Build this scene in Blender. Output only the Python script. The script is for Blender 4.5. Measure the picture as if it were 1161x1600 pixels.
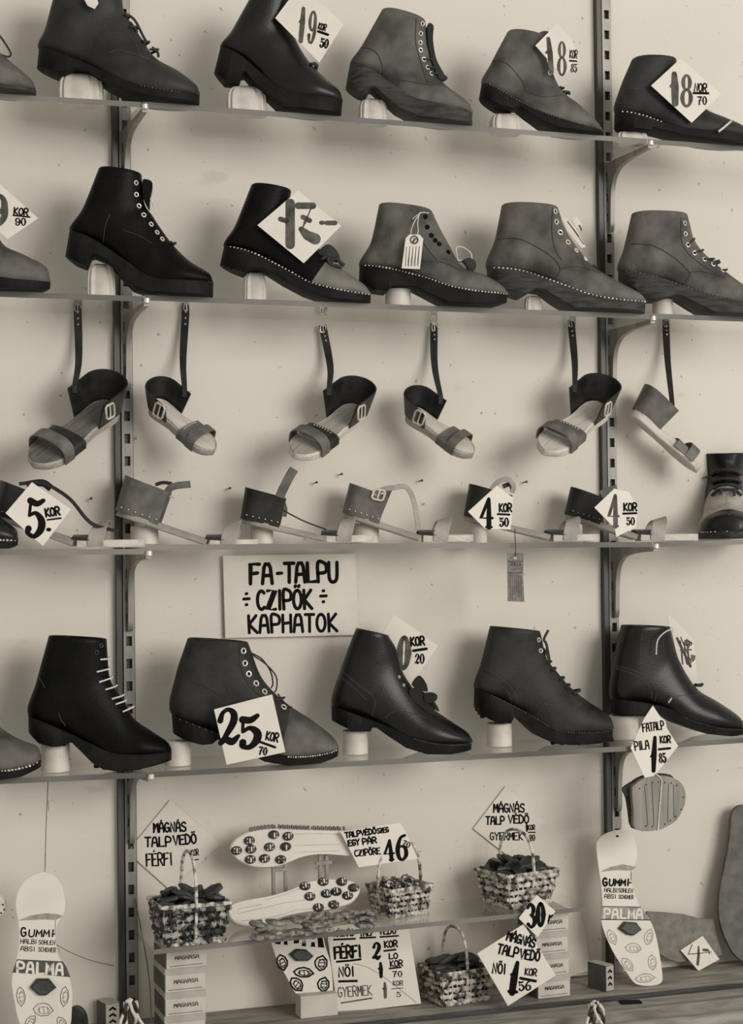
import bpy, bmesh, math, random
from math import sin, cos, pi, sqrt, radians
from mathutils import Vector, Matrix
from mathutils.bvhtree import BVHTree
random.seed(7)
SC = bpy.context.scene
COL = SC.collection
for o in list(bpy.data.objects):
    bpy.data.objects.remove(o)

# ------------------------------------------------------------------ camera
CAM_P = Vector((-0.59138520, -3.04390938, 0.0))
YAW, PITCH, ROLL, FPX = 0.329614334, 0.0162935302, -0.0109094471, 2795.04
_fw = Vector((sin(YAW)*cos(PITCH), cos(YAW)*cos(PITCH), sin(PITCH)))
_rt0 = Vector((cos(YAW), -sin(YAW), 0)); _up0 = _rt0.cross(_fw)
RT = _rt0*cos(ROLL) + _up0*sin(ROLL)
UP = -_rt0*sin(ROLL) + _up0*cos(ROLL)
FW = _fw
cd = bpy.data.cameras.new('camera'); cam = bpy.data.objects.new('camera', cd); COL.objects.link(cam)
cd.sensor_fit = 'VERTICAL'; cd.sensor_height = 36.0; cd.lens = FPX/1600*36.0
cd.clip_start = 0.05; cd.clip_end = 50
m = Matrix((RT, UP, -FW)).transposed().to_4x4(); m.translation = CAM_P
cam.matrix_world = m
SC.camera = cam

# ------------------------------------------------------------------ light and exposure
SC.view_settings.view_transform = 'Standard'
SC.view_settings.look = 'None'
SC.view_settings.gamma = 1.0
SC.view_settings.use_curve_mapping = False
SC.view_settings.exposure = 0.0
wd = bpy.data.worlds.new('world'); SC.world = wd; wd.use_nodes = True
bgn = wd.node_tree.nodes['Background']
bgn.inputs['Color'].default_value = (1.0, 0.985, 0.955, 1)
bgn.inputs['Strength'].default_value = 0.585

def area(name, loc, target, sx, sy, power):
    d = bpy.data.lights.new(name, 'AREA'); d.shape = 'RECTANGLE'; d.size = sx; d.size_y = sy
    d.energy = power; d.color = (1.0, 0.985, 0.955)
    o = bpy.data.objects.new(name, d); COL.objects.link(o); o.location = loc
    o.rotation_euler = (Vector(target)-Vector(loc)).to_track_quat('-Z', 'Y').to_euler()
    return o
area('shop_window_daylight', (2.9, -5.9, 1.45), (0.5, 0, 0.0), 3.4, 2.8, 285)

# ------------------------------------------------------------------ helpers: pixels to points on real planes
def ray(px, py):
    return FW*FPX + RT*(px-580.5) - UP*(py-800.0)
def on_wall(px, py, d=0.0):
    r = ray(px, py); return CAM_P + r*((-d-CAM_P.y)/r.y)
def on_flat(px, py, z):
    r = ray(px, py); return CAM_P + r*((z-CAM_P.z)/r.z)
class Frame:
    """upright plane through p, turned by yaw about the vertical; local x along it, z up, y away from the viewer; optional lean back"""
    def __init__(s, p, yaw=0.0, lean=0.0):
        s.p = Vector(p); s.yaw = yaw; s.lean = lean
        s.u = Vector((cos(yaw), -sin(yaw), 0)); back = Vector((sin(yaw), cos(yaw), 0))
        s.v = (Vector((0, 0, 1))*cos(lean) + back*sin(lean)); s.n = s.v.cross(s.u) * -1
        s.n = s.u.cross(s.v)            # towards the viewer
    def pt(s, px, py, off=0.0):
        r = ray(px, py); o = s.p + s.n*off
        return CAM_P + r*(((o-CAM_P) @ s.n)/(r @ s.n))
    def uv(s, px, py, off=0.0):
        d = s.pt(px, py, off)-s.p
        return (d @ s.u, d @ s.v)
    def mat(s):
        M = Matrix((s.u, -s.n, s.v)).transposed().to_4x4(); M.translation = s.p
        return M
def crop(x0, y0, k):
    return lambda q: (x0+q[0]/k, y0+q[1]/k)
C1, C2, C3 = crop(0, 0, 2.9025), crop(320, 0, 2.6386), crop(720, 0, 2.6327)
C4, C5, C6 = crop(0, 240, 2.9025), crop(320, 240, 2.6386), crop(720, 240, 2.6327)
S1, S2, S3 = crop(0, 450, 2.9025), crop(400, 470, 2.9025), crop(780, 470, 3.0472)
T1, T2, T3 = crop(0, 700, 2.9025), crop(360, 700, 2.9025), crop(720, 700, 2.6327)
B1, B2, B3 = crop(0, 970, 2.9025), crop(320, 850, 2.6386), crop(720, 950, 2.6327)
D4, D5, D6 = crop(0, 1210, 3.225), crop(340, 1270, 3.225), crop(400, 1400, 3.225)
D7, D8 = crop(640, 1210, 3.87), crop(880, 1150, 3.5552)
Z1, Z2, Z3, Z4 = crop(440, 0, 11.61), crop(960, 1090, 7.27), crop(510, 1450, 7.256), crop(0, 1420, 8.89)

# ------------------------------------------------------------------ helpers: meshes
class MB:
    def __init__(s): s.v = []; s.f = []
    def add(s, vs, fs):
        b = len(s.v); s.v += [tuple(x) for x in vs]; s.f += [tuple(i+b for i in f) for f in fs]
        return s
    def box(s, c, h, M=None):
        vs = [Vector((c[0]+x*h[0], c[1]+y*h[1], c[2]+z*h[2])) for x in (-1, 1) for y in (-1, 1) for z in (-1, 1)]
        if M is not None: vs = [M @ q for q in vs]
        return s.add(vs, [(0, 1, 3, 2), (4, 6, 7, 5), (0, 4, 5, 1), (2, 3, 7, 6), (0, 2, 6, 4), (1, 5, 7, 3)])
    def hexa(s, bot, top):
        return s.add(list(bot)+list(top), [(3, 2, 1, 0), (4, 5, 6, 7), (0, 1, 5, 4), (1, 2, 6, 5), (2, 3, 7, 6), (3, 0, 4, 7)])
    def prism(s, outline, y0, y1):
        """outline in (x, z); extruded along y from y0 (viewer side) to y1"""
        n = len(outline); vs = [(x, y0, z) for x, z in outline]+[(x, y1, z) for x, z in outline]
        fs = [tuple(range(n)), tuple(range(2*n-1, n-1, -1))]+[(i, i+n, (i+1) % n+n, (i+1) % n) for i in range(n)]
        return s.add(vs, fs)
    def rings(s, rings, cap0=True, cap1=True, closed=True):
        n = len(rings[0]); vs = [q for r in rings for q in r]; fs = []
        for i in range(len(rings)-1):
            for j in range(n if closed else n-1):
                a, b = i*n+j, i*n+(j+1) % n
                fs.append((a, b, b+n, a+n))
        if cap0: fs.append(tuple(range(n-1, -1, -1)))
        if cap1: fs.append(tuple(range((len(rings)-1)*n, len(rings)*n)))
        return s.add(vs, fs)
    def tube(s, pts, r, n=6, closed=False, flat=None):
        """round tube along pts; flat=(w, t, normal) makes a band instead"""
        pts = [Vector(p) for p in pts]; m_ = len(pts); rr = []
        prev = None
        for i, p in enumerate(pts):
            a = pts[(i-1) % m_] if (closed or i) else p
            b = pts[(i+1) % m_] if (closed or i < m_-1) else p
            t = (b-a)
            if t.length < 1e-9: t = Vector((0, 0, 1))
            t.normalize()
            if prev is None:
                ref = Vector((0, 1, 0)) if abs(t.y) < .9 else Vector((1, 0, 0))
                x = t.cross(ref).normalized()
            else:
                x = prev-t*(prev @ t)
                x = x.normalized() if x.length > 1e-6 else t.orthogonal().normalized()
            prev = x; y = t.cross(x)
            ri = r[i] if isinstance(r, (list, tuple)) else r
            rr.append([p+(x*cos(k*2*pi/n)+y*sin(k*2*pi/n))*ri for k in range(n)])
        if closed: rr.append(rr[0])
        return s.rings(rr, not closed, not closed)
    def band(s, pts, wdirs, w, t):
        """flat strap through pts; wdirs the width direction at each point"""
        pts = [Vector(p) for p in pts]; rr = []
        for i, p in enumerate(pts):
            tg = (pts[min(i+1, len(pts)-1)]-pts[max(i-1, 0)]).normalized()
            wd_ = Vector(wdirs[i] if isinstance(wdirs, list) else wdirs)
            wd_ = (wd_-tg*(wd_ @ tg)).normalized(); nn = tg.cross(wd_)
            ww = (w[i] if isinstance(w, (list, tuple)) else w)/2
            e = t*.3
            rr.append([p+wd_*ww+nn*(t/2-e), p+wd_*(ww-e)+nn*t/2, p-wd_*(ww-e)+nn*t/2, p-wd_*ww+nn*(t/2-e),
                       p-wd_*ww-nn*(t/2-e), p-wd_*(ww-e)-nn*t/2, p+wd_*(ww-e)-nn*t/2, p+wd_*ww-nn*(t/2-e)])
        return s.rings(rr)
    def lathe(s, prof, n=24, c=(0, 0, 0), sx=1, sy=1):
        rr = [[(c[0]+r*sx*cos(k*2*pi/n), c[1]+r*sy*sin(k*2*pi/n), c[2]+z) for k in range(n)] for r, z in prof]
        return s.rings(rr)
    def build(s, name, mat, parent=None, M=None, smooth=40):
        me = bpy.data.meshes.new(name); me.from_pydata(s.v, [], s.f)
        bm = bmesh.new(); bm.from_mesh(me); bmesh.ops.recalc_face_normals(bm, faces=bm.faces); bm.to_mesh(me); bm.free()
        for mm in (mat if isinstance(mat, (list, tuple)) else [mat]): me.materials.append(mm)
        if smooth:
            me.polygons.foreach_set('use_smooth', [True]*len(me.polygons)); me.set_sharp_from_angle(angle=radians(smooth))
        o = bpy.data.objects.new(name, me); COL.objects.link(o)
        if parent is not None: o.parent = parent
        elif M is not None: o.matrix_world = M
        return o
def catmull(pts, k=6, closed=False):
    P = [Vector(p) for p in pts]; n = len(P); out = []
    seg = n if closed else n-1
    for i in range(seg):
        p0 = P[(i-1) % n] if (closed or i > 0) else P[0]*2-P[1]
        p1, p2 = P[i], P[(i+1) % n]
        p3 = P[(i+2) % n] if (closed or i < n-2) else P[-1]*2-P[-2]
        for j in range(k):
            t = j/k
            out.append(((p1*2)+(p2-p0)*t+(p0*2-p1*5+p2*4-p3)*t*t+(p1*3-p0-p2*3+p3)*t**3)*.5)
    if not closed: out.append(P[-1])
    return out
def tag(o, label, cat, group=None):
    o['label'] = label; o['category'] = cat
    if group: o['group'] = group
    return o
def thing(name, label, cat, M=None, group=None):
    o = bpy.data.objects.new(name, None); o.empty_display_size = .02; COL.objects.link(o)
    if M is not None: o.matrix_world = M
    return tag(o, label, cat, group)
def struct(o): o['kind'] = 'structure'; return o
def copy_tree(o, parent=None):
    c = o.copy(); COL.objects.link(c)
    if parent is not None: c.parent = parent
    for ch in list(o.children): copy_tree(ch, c)
    return c

# ------------------------------------------------------------------ materials
def warm(v): return (v, v*.91, v*.77, 1)
def newmat(name):
    mt = bpy.data.materials.new(name); mt.use_nodes = True
    return mt, mt.node_tree, mt.node_tree.nodes['Principled BSDF']
def noisy(name, lo, hi, scale=40, rough=(.5, .7), bump=.15, bscale=300, detail=4, stretch=None, spec=.5, coat=0, contrast=(.35, .65), metal=0):
    mt, t, b = newmat(name); N, L = t.nodes, t.links
    tc = N.new('ShaderNodeTexCoord'); mp = N.new('ShaderNodeMapping'); L.new(tc.outputs['Object'], mp.inputs[0])
    if stretch: mp.inputs['Scale'].default_value = stretch
    n1 = N.new('ShaderNodeTexNoise'); n1.inputs['Scale'].default_value = scale; n1.inputs['Detail'].default_value = detail
    L.new(mp.outputs[0], n1.inputs['Vector'])
    r = N.new('ShaderNodeValToRGB'); r.color_ramp.elements[0].position = contrast[0]; r.color_ramp.elements[1].position = contrast[1]
    r.color_ramp.elements[0].color = warm(lo); r.color_ramp.elements[1].color = warm(hi)
    L.new(n1.outputs['Fac'], r.inputs[0]); L.new(r.outputs[0], b.inputs['Base Color'])
    mr = N.new('ShaderNodeMapRange'); mr.inputs[3].default_value = rough[0]; mr.inputs[4].default_value = rough[1]
    L.new(n1.outputs['Fac'], mr.inputs[0]); L.new(mr.outputs[0], b.inputs['Roughness'])
    n2 = N.new('ShaderNodeTexNoise'); n2.inputs['Scale'].default_value = bscale; L.new(mp.outputs[0], n2.inputs['Vector'])
    bp = N.new('ShaderNodeBump'); bp.inputs['Strength'].default_value = bump; bp.inputs['Distance'].default_value = .002
    L.new(n2.outputs['Fac'], bp.inputs['Height']); L.new(bp.outputs[0], b.inputs['Normal'])
    b.inputs['Specular IOR Level'].default_value = spec; b.inputs['Coat Weight'].default_value = coat; b.inputs['Coat Roughness'].default_value = .25
    b.inputs['Metallic'].default_value = metal
    return mt
M = {}
M['black'] = noisy('black_leather', .002, .005, 30, (.34, .48), .25, 400, spec=.085)
M['gloss'] = noisy('polished_black_leather', .003, .007, 25, (.26, .40), .12, 350, spec=.28)
M['char'] = noisy('charcoal_leather', .008, .028, 22, (.45, .62), .25, 380, spec=.22)
M['grey'] = noisy('worn_grey_leather', .035, .125, 18, (.55, .75), .3, 380, spec=.25, detail=6)
M['pale'] = noisy('dusty_lit_toe_leather', .07, .17, 16, (.6, .8), .3, 380, spec=.35, detail=6)  # dusty toe leather, paled as well for the light falling on it
M['solew'] = noisy('stained_wooden_sole', .016, .05, 30, (.5, .75), .3, 250, stretch=(1, 3, 6), spec=.25)
M['soleb'] = noisy('blackened_sole', .004, .010, 30, (.45, .7), .3, 250, spec=.12)
M['lace_d'] = noisy('dark_lace', .01, .02, 200, (.6, .8), .2, 900)
M['lace_l'] = noisy('pale_lace', .5, .65, 200, (.6, .8), .2, 900)
M['seam'] = noisy('seam_thread_dark', .012, .03, 200, (.5, .7), .1, 900)
M['seaml'] = noisy('seam_thread_grey', .03, .06, 200, (.5, .7), .1, 900)
M['stitch'] = noisy('pale_stitch', .35, .75, 300, (.3, .5), .1, 900)
M['metal'] = noisy('nickel', .55, .7, 100, (.25, .4), .05, 900, metal=.4)
M['worn'] = noisy('worn_dark_toe_leather', .008, .028, 16, (.42, .6), .3, 380, spec=.25, detail=6)
M['greyl'] = noisy('brushed_pale_vamp_leather', .06, .19, 16, (.55, .75), .3, 380, spec=.3, detail=6)
M['steel'] = noisy('dull_steel_rail', .17, .30, 30, (.35, .55), .15, 200, stretch=(1, 1, .2), metal=.25)
M['steeld'] = noisy('dark_iron_rail', .025, .06, 30, (.35, .55), .15, 200, stretch=(1, 1, .2), metal=.3)
M['card'] = noisy('white_card', .59, .65, 15, (.6, .7), .05, 300)
M['cardw'] = noisy('off_white_card', .56, .62, 15, (.6, .7), .05, 300)
M['ink'] = noisy('black_ink', .004, .008, 60, (.6, .8), .0, 300, spec=.06)
M['inkg'] = noisy('washed_grey_ink', .045, .12, 45, (.6, .8), .0, 300, spec=.1)
M['inkl'] = noisy('faint_pencil', .2, .34, 60, (.6, .8), .0, 300)
M['block'] = noisy('white_plaster_block', .46, .60, 30, (.5, .7), .1, 200)
M['wood'] = noisy('pale_sandal_wood', .26, .36, 20, (.5, .7), .2, 200, stretch=(1, 8, 8))
M['woodl'] = noisy('light_sandal_wood', .45, .58, 20, (.5, .7), .2, 200, stretch=(1, 8, 8))
M['woodd'] = noisy('dark_sandal_footbed', .09, .15, 20, (.5, .7), .2, 200, stretch=(1, 8, 8))
M['strap'] = noisy('black_strap_leather', .006, .018, 40, (.35, .5), .15, 400)
M['strapg'] = noisy('grey_strap_leather', .07, .13, 40, (.45, .65), .2, 400)
M['strapl'] = noisy('pale_strap_leather', .26, .38, 40, (.5, .7), .2, 400)
M['straw'] = noisy('wicker_straw', .05, .56, 80, (.5, .7), .3, 400, contrast=(.38, .58))
M['strawd'] = noisy('dark_wicker', .012, .35, 80, (.5, .7), .3, 400, contrast=(.48, .62))
M['chunk'] = noisy('dark_sole_guard_rubber', .012, .05, 30, (.4, .7), .3, 200)
M['chunkl'] = noisy('grey_leather_chip', .05, .30, 60, (.5, .7), .3, 200)
M['glint'] = noisy('stud_metal', .02, .6, 250, (.25, .5), .2, 400, contrast=(.5, .6))
M['ledge'] = noisy('worn_ledge_board', .15, .30, 12, (.55, .8), .3, 120, stretch=(1, 5, 5), detail=8)
M['mould'] = noisy('dark_wood_and_groove_shade', .015, .05, 14, (.35, .55), .3, 120, stretch=(.6, 5, 5), detail=8)  # dark wood, darkened further to paint shade in gap and groove
M['carton'] = noisy('grey_carton', .42, .52, 20, (.6, .8), .1, 200)
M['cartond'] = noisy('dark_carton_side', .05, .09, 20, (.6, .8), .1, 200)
M['felt'] = noisy('grey_sole_leather', .13, .21, 60, (.7, .9), .3, 500)
M['feltd'] = noisy('dark_sole_leather', .07, .13, 40, (.65, .85), .3, 400)
M['heelw'] = noisy('ribbed_heel_leather', .17, .27, 14, (.6, .8), .2, 500, stretch=(5, 5, .5))
M['band'] = noisy('grey_printed_band', .045, .07, 40, (.6, .8), .0, 500)
M['tagd'] = noisy('dark_printed_tag', .10, .19, 120, (.6, .8), .1, 500)

def wall_mat():
    mt, t, b = newmat('painted_plaster_wall'); N, L = t.nodes, t.links
    tc = N.new('ShaderNodeTexCoord')
    def nz(scale, det, lo, hi, c0, c1, st=None):
        n = N.new('ShaderNodeTexNoise'); n.inputs['Scale'].default_value = scale; n.inputs['Detail'].default_value = det
        if st:
            mp = N.new('ShaderNodeMapping'); mp.inputs['Scale'].default_value = st; L.new(tc.outputs['Object'], mp.inputs[0]); L.new(mp.outputs[0], n.inputs['Vector'])
        else: L.new(tc.outputs['Object'], n.inputs['Vector'])
        r = N.new('ShaderNodeValToRGB'); r.color_ramp.elements[0].position = lo; r.color_ramp.elements[1].position = hi
        r.color_ramp.elements[0].color = c0; r.color_ramp.elements[1].color = c1
        L.new(n.outputs['Fac'], r.inputs[0]); return r.outputs[0]
    base = nz(2.2, 5, .3, .7, warm(.56), warm(.62))
    spots = nz(70, 2, .695, .75, (1, 1, 1, 1), (.55, .52, .48, 1))
    smear = nz(9, 8, .66, .80, (1, 1, 1, 1), (.78, .76, .72, 1), (1, 1, 2.2))
    def mul(a, c):
        mx = N.new('ShaderNodeMix'); mx.data_type = 'RGBA'; mx.blend_type = 'MULTIPLY'; mx.inputs[0].default_value = 1
        L.new(a, mx.inputs[6]); L.new(c, mx.inputs[7]); return mx.outputs[2]
    L.new(mul(mul(base, spots), smear), b.inputs['Base Color'])
    b.inputs['Roughness'].default_value = .7
    n2 = N.new('ShaderNodeTexNoise'); n2.inputs['Scale'].default_value = 160; L.new(tc.outputs['Object'], n2.inputs['Vector'])
    bp = N.new('ShaderNodeBump'); bp.inputs['Strength'].default_value = .15; bp.inputs['Distance'].default_value = .002
    L.new(n2.outputs['Fac'], bp.inputs['Height']); L.new(bp.outputs[0], b.inputs['Normal'])
    return mt
M['wall'] = wall_mat()
def glass_mat():
    mt, t, b = newmat('shelf_glass'); N, L = t.nodes, t.links
    N.remove(b); out = N['Material Output']
    tr = N.new('ShaderNodeBsdfTransparent'); tr.inputs[0].default_value = (.985, .99, .98, 1)
    gl = N.new('ShaderNodeBsdfGlossy'); gl.inputs['Roughness'].default_value = .04; gl.inputs[0].default_value = (.9, .9, .88, 1)
    fr0 = N.new('ShaderNodeFresnel'); fr0.inputs[0].default_value = 1.35
    ge = N.new('ShaderNodeNewGeometry'); sb = N.new('ShaderNodeMath'); sb.operation = 'SUBTRACT'; sb.inputs[0].default_value = 1; L.new(ge.outputs['Backfacing'], sb.inputs[1])
    fr = N.new('ShaderNodeMath'); fr.operation = 'MULTIPLY'; L.new(fr0.outputs[0], fr.inputs[0]); L.new(sb.outputs[0], fr.inputs[1])
    mx = N.new('ShaderNodeMixShader'); L.new(fr.outputs[0], mx.inputs[0]); L.new(tr.outputs[0], mx.inputs[1]); L.new(gl.outputs[0], mx.inputs[2])
    L.new(mx.outputs[0], out.inputs[0]); return mt
M['glass'] = glass_mat()
M['gedge'] = noisy('glass_cut_edge', .07, .20, 2.5, (.45, .6), .02, 50, stretch=(1, 1, 1), spec=.3)
# ------------------------------------------------------------------ the setting
def quad_slab(name, mat, corners, dz, parent=None, mats=None, frontmat=None):
    """horizontal slab from four top corners (front-left, front-right, back-right, back-left)"""
    top = [Vector(c) for c in corners]; bot = [c-Vector((0, 0, dz)) for c in top]
    o = MB().hexa(bot, top).build(name, mats or mat, parent, smooth=0)
    return o
struct(MB().box((.5, .02, .1), (1.5, .02, 1.3)).build('wall_back', M['wall'], smooth=0))
ZL = -0.8136                                                        # ledge top
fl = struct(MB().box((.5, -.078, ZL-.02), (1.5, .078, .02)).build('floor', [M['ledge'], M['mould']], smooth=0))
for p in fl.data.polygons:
    if p.normal.y < -.5: p.material_index = 1  # front face coloured dark to paint the shadow line of the gap
lip = MB()
lip.box((.5, -.203, ZL-.025), (1.5, .030, .02))
struct(lip.build('trim_1', M['ledge'], smooth=0))
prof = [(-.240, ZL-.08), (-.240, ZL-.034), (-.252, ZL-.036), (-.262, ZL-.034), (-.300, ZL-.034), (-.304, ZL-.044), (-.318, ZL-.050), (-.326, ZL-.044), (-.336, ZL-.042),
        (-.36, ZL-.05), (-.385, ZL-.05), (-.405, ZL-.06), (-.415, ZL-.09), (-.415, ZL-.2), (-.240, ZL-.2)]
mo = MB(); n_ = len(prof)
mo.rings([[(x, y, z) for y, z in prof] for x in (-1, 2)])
struct(mo.build('trim_2', M['mould'], smooth=35))  # groove shade is put into the dark colour, bead left paler
bead = MB().rings([[(x, -.281+.019*cos(pi*k/12), ZL-.034+.022*sin(pi*k/12)) for k in range(13)] for x in (-1, 2)])
struct(bead.build('trim_3', M['ledge'], smooth=35))

D = 0.178
GT = 0.009
W = 0.92
rows = {1: (((0, 148), (224, 158)), ((200, 157), (945, 212)), ((945, 212), (1155, 228))),
        2: (((0, 455), (230, 463)), ((230, 461), (940, 488)), ((940, 487), (1161, 495))),
        3: (((0, 857), (222, 859)), ((240, 851), (1000, 847)), ((1022, 847), (1161, 843))),
        4: (((0, 1215), (222, 1208)), ((222, 1207), (940, 1168)), ((940, 1168), (1161, 1153)))}
SHELF = {}
rowname = {1: 'top', 2: 'second', 3: 'third, sandal-bearing', 4: 'lowest full-width'}
bayname = ('left of the left rail', 'between the two rails', 'right of the right rail')
for r, bays in rows.items():
    for k, (a, b) in enumerate(bays):
        pa, pb = on_wall(*a, D), on_wall(*b, D)
        sl = (pb.z-pa.z)/(pb.x-pa.x)
        x0, x1 = ((-.75, .001), (.003, W-.001), (W+.001, 1.75))[k]
        if k == 0: sl *= .4
        f = (lambda pa, pb, sl: lambda x: (pa.z+pb.z)/2+sl*(x-(pa.x+pb.x)/2))(pa, pb, sl)
        SHELF[(r, k)] = f
        cs = [(x0, -D, f(x0)), (x1, -D, f(x1)), (x1, -.001, f(x1)), (x0, -.001, f(x0))]
        o = quad_slab('glass_shelf', None, cs, GT, mats=[M['glass'], M['gedge']])
        for p in o.data.polygons:
            if p.normal.y < -.5: p.material_index = 1
        tag(o, 'clear glass shelf pane of the %s row, the pane %s' % (rowname[r], bayname[k]), 'shelf', 'glass shelf panes')
def zshelf(r, x): return SHELF[(r, 0 if x < 0 else (1 if x < W else 2))](x)

# slotted wall rails with curved brackets
def rail(x, lab):
    root = thing('shelf_rail', lab, 'rail', Matrix.Translation((x, 0, 0)), 'slotted shelf rails')
    z0, z1 = ZL+.001, 1.2
    MB().box((-.0115, -.007, (z0+z1)/2), (.0045, .007, (z1-z0)/2)).box((-.0055, -.003, (z0+z1)/2), (.0015, .003, (z1-z0)/2)).build('side_flange', M['steeld'], root, smooth=0)
    f = MB(); f.box((-.002, -.006, (z0+z1)/2), (.0022, .006, (z1-z0)/2)); f.box((.0125, -.006, (z0+z1)/2), (.0022, .006, (z1-z0)/2))
    z = z0; pitch, hole = .0385, .0165
    while z < z1:
        f.box((.00525, -.011, z+(pitch-hole)/2), (.0051, .001, (pitch-hole)/2)); z += pitch
    f.build('slotted_channel', M['steel'], root, smooth=0)
    MB().box((.00525, -.0012, (z0+z1)/2), (.005, .001, (z1-z0)/2)).build('back_strip', M['steeld'], root, smooth=0)
    MB().box((.0158, -.003, (z0+z1)/2), (.001, .003, (z1-z0)/2)).build('edge_strip', M['steeld'], root, smooth=0)
    return root
rail(0.0, 'upright slotted metal rail on the wall, the left one of two')
rail(W, 'upright slotted metal rail on the wall, the right one of two')
def bracket(x, z, lab):
    root = thing('shelf_bracket', lab, 'bracket', Matrix.Translation((x+.006, 0, z)), 'curved shelf brackets')
    low = catmull([(-.178, -.007), (-.15, -.0085), (-.11, -.0105), (-.08, -.014), (-.058, -.0195), (-.042, -.029), (-.032, -.044), (-.0275, -.064), (-.025, -.1), (-.024, -.122), (-.0185, -.132), (-.0145, -.127)], 4)
    out = [(-.178, 0)]+[(q[0], q[1]) for q in low]+[(-.0145, -.05), (-.0125, 0)]
    h = .0042
    b = MB(); n = len(out); vs = [(-h, y, zz) for y, zz in out]+[(h, y, zz) for y, zz in out]
    b.add(vs, [tuple(range(n)), tuple(range(2*n-1, n-1, -1))]+[(i, i+n, (i+1) % n+n, (i+1) % n) for i in range(n)])
    b.build('arm', M['steel'], root, smooth=50)
    MB().lathe([(.003, -.004), (.0055, -.003), (.0055, .004), (.003, .006)], 12, (0, -.1795, .001)).build('end_cap', M['metal'], root)
    return root
for r in (1, 2, 3, 4):
    bracket(0.0, SHELF[(r, 0)](0)-GT, 'curved metal bracket under the %s shelf on the left rail' % rowname[r].split(',')[0])
    bracket(W, min(SHELF[(r, 1)](W), SHELF[(r, 2)](W))-GT, 'curved metal bracket under the %s shelf on the right rail' % rowname[r].split(',')[0])

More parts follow.
